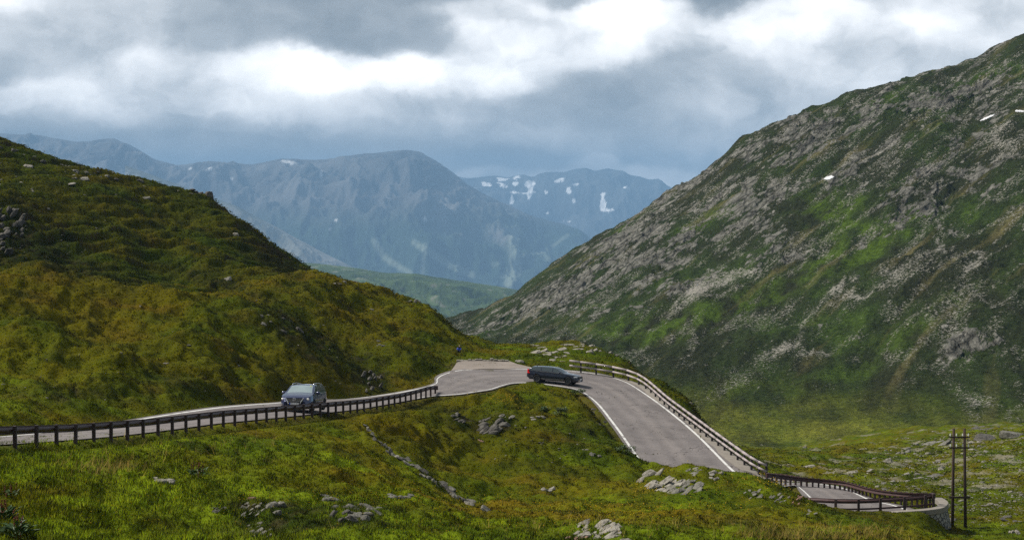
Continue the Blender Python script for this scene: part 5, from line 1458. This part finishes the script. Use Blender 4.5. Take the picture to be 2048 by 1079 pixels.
def car(S, label, pos, fwd, up, scale=1.0):
    Lc, Wd = S['L'], S['W']; pt = S['paint']
    t = thing('estate_car', label, 'car', pos)
    f = Vector(fwd).normalized(); u = Vector(up); l = u.cross(f).normalized(); u = f.cross(l)
    t.rotation_euler = Matrix((f, l, u)).transposed().to_euler(); t.scale = (scale,) * 3
    top = np.array(S['top']); belt = np.array(S['belt']); plan = np.array(S['plan']); sill = np.array(S['sill'])
    xs = np.unique(np.concatenate([np.linspace(-Lc / 2, Lc / 2, 110), [p[0] for p in S['top']]]))
    def sm(a, x):
        return sum(np.interp(x + d, a[:, 0], a[:, 1]) for d in (-.06, -.03, 0, .03, .06)) / 5
    zt = sm(top, xs); zb = np.minimum(sm(belt, xs), zt - .045); w = sm(plan, xs); zs = sm(sill, xs)
    g = np.clip(zt - .05 - zb, 0, None)
    NS, NG, NR = 9, 6, 8
    ring = []
    for k in range(NS + 1):
        q = k / NS
        ring.append(np.stack([xs, w * (.86 + .14 * np.sin(min(1, q * 2.2) * PI / 2) - .045 * max(0, q - .55) / .45), zs + (zb - zs) * q], 1))
    wr = w * .955 - .36 * g
    for k in range(1, NG + 1):
        q = k / NG
        ring.append(np.stack([xs, (w * .955) * (1 - q) + wr * q + .02 * np.sin(q * PI) * (g > .2), zb + (zt - .05 - zb) * q], 1))
    for k in range(1, NR + 1):
        q = k / NR
        ring.append(np.stack([xs, wr * (1 - q), (zt - .05) + .05 * np.sin(q * PI / 2) ** .8], 1))
    ring = np.array(ring)                                  # (K, n, 3) left half
    K = len(ring); n = len(xs)
    bms = {}
    def face(key, pts):
        bm, cache = bms.setdefault(key, (bmesh.new(), {}))
        vs = []
        for p in pts:
            kk = tuple(np.round(p, 4))
            if kk not in cache: cache[kk] = bm.verts.new(p)
            if cache[kk] not in vs: vs.append(cache[kk])
        if len(vs) > 2:
            try: bm.faces.new(vs)
            except ValueError: pass
    wx = S['wheels']; Rw = S['R']
    for sgn in (1, -1):
        for k in range(K - 1):
            for i in range(n - 1):
                q = [ring[k, i], ring[k, i + 1], ring[k + 1, i + 1], ring[k + 1, i]]
                if sgn < 0: q = [p * [1, -1, 1] for p in q][::-1]
                c = sum(q) / 4; x, z = c[0], c[2]
                key = 'body'
                if k < NS:
                    if min(math.hypot(x - a, z - Rw) for a in wx) < Rw + .055: continue
                    for nm, a, b in S['doors']:
                        if a < x < b and k >= 1: key = (nm, sgn)
                elif k < NS + NG:
                    if g[i] > .16 and k > NS and k < NS + NG - 0:
                        for j, (a, b) in enumerate(S['wins']):
                            if a < x < b: key = ('side_window', sgn, j)
                else:
                    if S['ws'][0] < x < S['ws'][1] and k > NS + NG: key = ('windscreen',)
                    elif S['rw'][0] < x < S['rw'][1] and k > NS + NG: key = ('rear_window',)
                    elif x > S['ws'][1] + .02 and x < Lc / 2 - .12: key = ('bonnet',)
                face(key, q)
    for i in (0, n - 1):                                    # closed ends
        for k in range(K - 1):
            a, b = ring[k, i], ring[k + 1, i]; q = [a, b, b * [1, -1, 1], a * [1, -1, 1]]
            face('body', q if i else q[::-1])
    for key, (bm, _) in bms.items():
        nm = key if isinstance(key, str) else key[0]
        mat = pt if nm in ('body', 'bonnet', 'front_door', 'rear_door') else (M['wscreen'] if nm == 'windscreen' and S['bright'] else M['glass'])
        o = obj(nm, bm, mat, smooth=True); o.parent = t
        if nm in ('front_door', 'rear_door'):
            bm = bmesh.new(); xx = sum(v.co.x for v in o.data.vertices) / len(o.data.vertices)
            a = [d for d in S['doors'] if d[0] == nm][0]
            bx(bm, (a[1] + .16, key[1] * (Wd / 2 - .01), .86), (.2, .05, .035)); h = obj('handle', bm, pt, bevel=.008); h.parent = o
    def add(name, bm, mat, p=t, **k):
        o = obj(name, bm, mat, **k); o.parent = p; return o
    bm = bmesh.new(); bx(bm, (0, 0, .42), (Lc * .9, Wd * .78, .4)); add('underbody', bm, M['black'])
    for x in wx:
        for s in (1, -1):
            yy = s * (Wd / 2 - .12)
            bm = bmesh.new()
            prof = [(.1, Rw * .66), (.115, Rw * .9), (.07, Rw), (-.07, Rw), (-.115, Rw * .9), (-.1, Rw * .66)]
            m = 28; vv = [[bm.verts.new((x + r_ * math.cos(6.2832 * j / m), yy + a, Rw + r_ * math.sin(6.2832 * j / m))) for a, r_ in prof] for j in range(m)]
            for j in range(m):
                for q in range(6):
                    bm.faces.new((vv[j][q], vv[j][(q + 1) % 6], vv[(j + 1) % m][(q + 1) % 6], vv[(j + 1) % m][q]))
            ty = add('wheel', bm, M['tyre'], smooth=True)
            bm = bmesh.new(); cyl(bm, (x, yy + s * .03, Rw), (x, yy + s * .05, Rw), Rw * .67, n=24)
            for j in range(5):
                a = j * 1.2566; bx(bm, (x + math.cos(a) * Rw * .33, yy + s * .075, Rw + math.sin(a) * Rw * .33), (Rw * .62, .04, Rw * .16), Matrix.Rotation(-a, 4, 'Y'))
            add('rim', bm, S['rim'], ty)
    fx = Lc / 2; rx = -Lc / 2
    for s in (1, -1):
        o = S['headlamp']; bm = bmesh.new()
        bmesh.ops.create_icosphere(bm, subdivisions=3, radius=1, matrix=Matrix.Translation((o[0], s * o[1], o[2])) @ Matrix.Rotation(s * o[6], 4, 'Z') @ Matrix.Diagonal((o[3], o[4], o[5], 1)))
        hl = add('headlight', bm, S['lampmat'], smooth=True)
        if S['bright']:
            bm = bmesh.new(); bmesh.ops.create_icosphere(bm, subdivisions=2, radius=1, matrix=Matrix.Translation((o[0] + .01, s * (o[1] + .02), o[2] - o[5] * .75)) @ Matrix.Rotation(s * o[6], 4, 'Z') @ Matrix.Diagonal((o[3], o[4] * .7, .03, 1)))
            add('indicator', bm, M['amber'], hl, smooth=True)
        o = S['tail']; bm = bmesh.new()
        for c, sz in o:
            bx(bm, (c[0], s * c[1], c[2]), sz)
        add('tail_light', bm, M['red'], bevel=.02)
        bm = bmesh.new(); mx = S['mirror']
        bmesh.ops.create_icosphere(bm, subdivisions=3, radius=1, matrix=Matrix.Translation((mx, s * (Wd / 2 + .09), 1.0)) @ Matrix.Diagonal((.09, .13, .085, 1)))
        bx(bm, (mx + .02, s * (Wd / 2 - .02), .96), (.06, .16, .04)); add('wing_mirror', bm, pt, smooth=True)
        if S['rails']:
            bm = bmesh.new(); a, b = S['rails']; pts = [(x, s * (S['railw'] - .03 * abs(x) * .2), np.interp(x, top[:, 0], top[:, 1]) + dz) for x, dz in ((a, -.03), (a - .12, .045), ((a + b) / 2, .05), (b + .12, .045), (b, -.03))]
            for p, q in zip(pts, pts[1:]): cyl(bm, p, q, .022, n=8)
            add('roof_rail', bm, M['chrome'], smooth=True)
        # bright strip under the side windows and along the sill
        for strip, mm in ((S['trim'], M['chrome']), (S['rub'], S['rubmat'])):
            bm = bmesh.new(); prev = None
            for x, z in strip:
                y = s * (np.interp(x, xs, w) * (.957 if mm is M['chrome'] else 1.0) + .004)
                if prev: cyl(bm, prev, (x, y, z), (.022 if S is S2 else .013) if mm is M['chrome'] else .022, n=6)
                prev = (x, y, z)
            add('trim_strip', bm, mm)
    if S['bright']:
        bm = bmesh.new()                                     # V-shaped chrome grille with dark slats
        for s in (1, -1):
            for a, b in (((fx - .03, s * .52, .74), (fx + .035, s * .36, .50)), ((fx + .035, s * .36, .50), (fx + .04, s * .34, .42))): cyl(bm, a, b, .03, n=8)
        for z, hw in ((.72, .5), (.645, .46), (.575, .41)): cyl(bm, (fx - .01 + (.72 - z) * .25, -hw, z), (fx - .01 + (.72 - z) * .25, hw, z), .014, n=6)
        gr = add('grille', bm, M['chrome'])
        bm = bmesh.new(); bx(bm, (fx - .045, 0, .62), (.1, .92, .24)); bx(bm, (fx - .03, 0, .40), (.1, .7, .2)); bx(bm, (fx - .05, 0, .26), (.12, 1.5, .1)); add('grille_opening', bm, M['black'], gr)
        bm = bmesh.new()                                     # round badge: a ring with a V over a W
        m4 = Matrix.Translation((fx + .05, 0, .655)) @ Matrix.Rotation(PI / 2, 4, 'Y')
        bmesh.ops.create_cone(bm, cap_ends=True, segments=24, radius1=.085, radius2=.085, depth=.012, matrix=m4)
        add('badge_disc', bm, simple('badge_blue', (.12, .14, .2), .4), gr)
        bm = bmesh.new(); m = 24
        for j in range(m):
            a, b = 6.2832 * j / m, 6.2832 * (j + 1) / m
            cyl(bm, (fx + .058, .085 * math.cos(a), .655 + .085 * math.sin(a)), (fx + .058, .085 * math.cos(b), .655 + .085 * math.sin(b)), .012, n=5)
        for pts in (((-.032, .07), (0, .012), (.032, .07)), ((-.062, .045), (-.03, -.06), (0, -.005), (.03, -.06), (.062, .045))):
            for p, q in zip(pts, pts[1:]): cyl(bm, (fx + .06, p[0], .655 + p[1]), (fx + .06, q[0], .655 + q[1]), .009, n=5)
        add('badge', bm, M['chrome'], gr)
        for s in (1, -1):
            bm = bmesh.new(); cyl(bm, (fx - .02, s * .46, .40), (fx - .13, s * .84, .42), .018, n=6); add('bumper_trim', bm, M['chrome'])
        bm = bmesh.new(); bx(bm, (fx + .055, 0, .43), (.012, .52, .11)); pl = add('number_plate', bm, M['plate'])
        bm = bmesh.new(); bx(bm, (fx + .0635, -.238, .43), (.004, .045, .105)); add('plate_band', bm, M['plateblue'], pl)
        m4 = Matrix.Translation((fx + .0625, .02, .43)) @ Matrix(((0, 0, 1, 0), (1, 0, 0, 0), (0, 1, 0, 0), (0, 0, 0, 1)))
        add('lettering', text_bm('ND EY 901', .1, m4), M['black'], pl)
        bm = bmesh.new(); bx(bm, (S['ws'][0] + .12, .5, np.interp(S['ws'][0] + .12, top[:, 0], top[:, 1]) - .005), (.06, .07, .012), Matrix.Rotation(.6, 4, 'Y')); add('windscreen_sticker', bm, simple('yellow_sticker', (.6, .6, .1)), t)
    else:
        bm = bmesh.new(); bx(bm, (fx - .06, 0, .6), (.12, 1.1, .28)); add('grille', bm, M['black'])
        for xx, zz in ((fx + .01, .5), (rx - .005, .62)):
            bm = bmesh.new(); bx(bm, (xx, 0, zz), (.02, .52, .11)); add('number_plate', bm, M['plate'])
        bm = bmesh.new(); bx(bm, (-1.7, 0, S['finz'] + .04), (.16, .03, .06)); add('roof_fin', bm, M['black'], bevel=.01)
        bm = bmesh.new(); bx(bm, (rx + .1, 0, .5), (.16, Wd * .86, .2)); add('rear_bumper', bm, M['black'], bevel=.04)
    return t

p1 = paint('blue_metallic', (.040, .050, .112)); p2 = paint('navy_metallic', (.004, .008, .024))
S1 = dict(L=4.56, W=1.78, R=.315, paint=p1, bright=True, rim=M['rim'], lampmat=M['lampon'], finz=1.5,
    top=[(-2.28, .62), (-2.26, .80), (-2.22, 1.0), (-2.05, 1.30), (-1.95, 1.40), (-1.2, 1.46), (-.2, 1.485), (.25, 1.46), (.5, 1.40), (.7, 1.30), (1.17, 1.03), (1.3, 1.0), (1.75, .93), (2.05, .84), (2.18, .76), (2.26, .62), (2.28, .52)],
    belt=[(-2.28, .6), (-2.2, .95), (-1.5, .98), (.5, .93), (1.3, .90), (1.9, .84), (2.28, .5)],
    plan=[(-2.28, .70), (-2.15, .82), (-1.7, .885), (1.5, .89), (1.9, .86), (2.15, .75), (2.28, .58)],
    sill=[(-2.28, .42), (-2.1, .28), (-1.2, .2), (1.2, .2), (2.0, .22), (2.28, .26)],
    wheels=(-1.25, 1.33), doors=[('rear_door', -.88, .12), ('front_door', .14, 1.02)], wins=[(-1.95, -1.0), (-.92, .04), (.10, 1.1)], ws=(.42, 1.17), rw=(-2.22, -2.0),
    headlamp=(2.03, .62, .68, .11, .185, .08, -.55), tail=[((-2.2, .69, .92), (.1, .14, .2))], mirror=.78, rails=(.35, -1.85), railw=.60,
    trim=[(-1.9, 1.0), (1.0, .93)], rub=[(-.85, .52), (1.0, .50)], rubmat=p1)
S2 = dict(L=4.76, W=1.85, R=.34, paint=p2, bright=False, rim=M['rimdark'], lampmat=M['lamp'], finz=1.40,
    top=[(-2.38, .66), (-2.36, .85), (-2.28, 1.02), (-2.0, 1.30), (-1.9, 1.355), (-1.2, 1.41), (-.4, 1.43), (.1, 1.40), (.4, 1.32), (.98, 1.0), (1.15, .97), (1.8, .90), (2.15, .82), (2.28, .72), (2.36, .58), (2.38, .48)],
    belt=[(-2.38, .64), (-2.2, 1.0), (-1.6, .99), (.6, .92), (1.2, .90), (1.9, .84), (2.38, .46)],
    plan=[(-2.38, .68), (-2.2, .84), (-1.7, .92), (1.5, .925), (1.95, .90), (2.2, .80), (2.38, .62)],
    sill=[(-2.38, .45), (-2.2, .30), (-1.2, .22), (1.2, .22), (2.0, .24), (2.38, .28)],
    wheels=(-1.38, 1.49), doors=[('rear_door', -.98, .06), ('front_door', .08, 1.08)], wins=[(-2.0, -1.06), (-.98, -.02), (.06, 1.0)], ws=(.30, .98), rw=(-2.28, -1.98),
    headlamp=(2.12, .74, .68, .2, .12, .055, -.5), tail=[((-2.24, .78, .92), (.14, .14, .34)), ((-2.18, .835, .78), (.2, .1, .1))], mirror=.72, rails=None, railw=.6,
    trim=[(-2.0, 1.02), (-1.6, 1.0), (.6, .935), (.95, .925)], rub=[(-1.0, .36), (1.05, .34)], rubmat=M['chrome'])

def place(px, D, az, S, label, slope, bank, scale=1, dz=0):
    x = (px - 1024) / F * D; z = road_z(x, D) + dz
    f = Vector((math.cos(az), math.sin(az), slope)); u = Vector((-math.sin(az) * -bank, math.cos(az) * -bank, 1))
    return car(S, label, (x, D, z + .015), f, u, scale)
place(608, 118, math.radians(-90 - 7.5), S1, 'blue estate car with lit headlights driving uphill behind the guardrail', .085, 0, 1.1)
place(1109, 167.3, math.radians(-19), S2, 'dark navy estate car with red tail lights rounding the hairpin bend', -.05, -.05, 1.0)
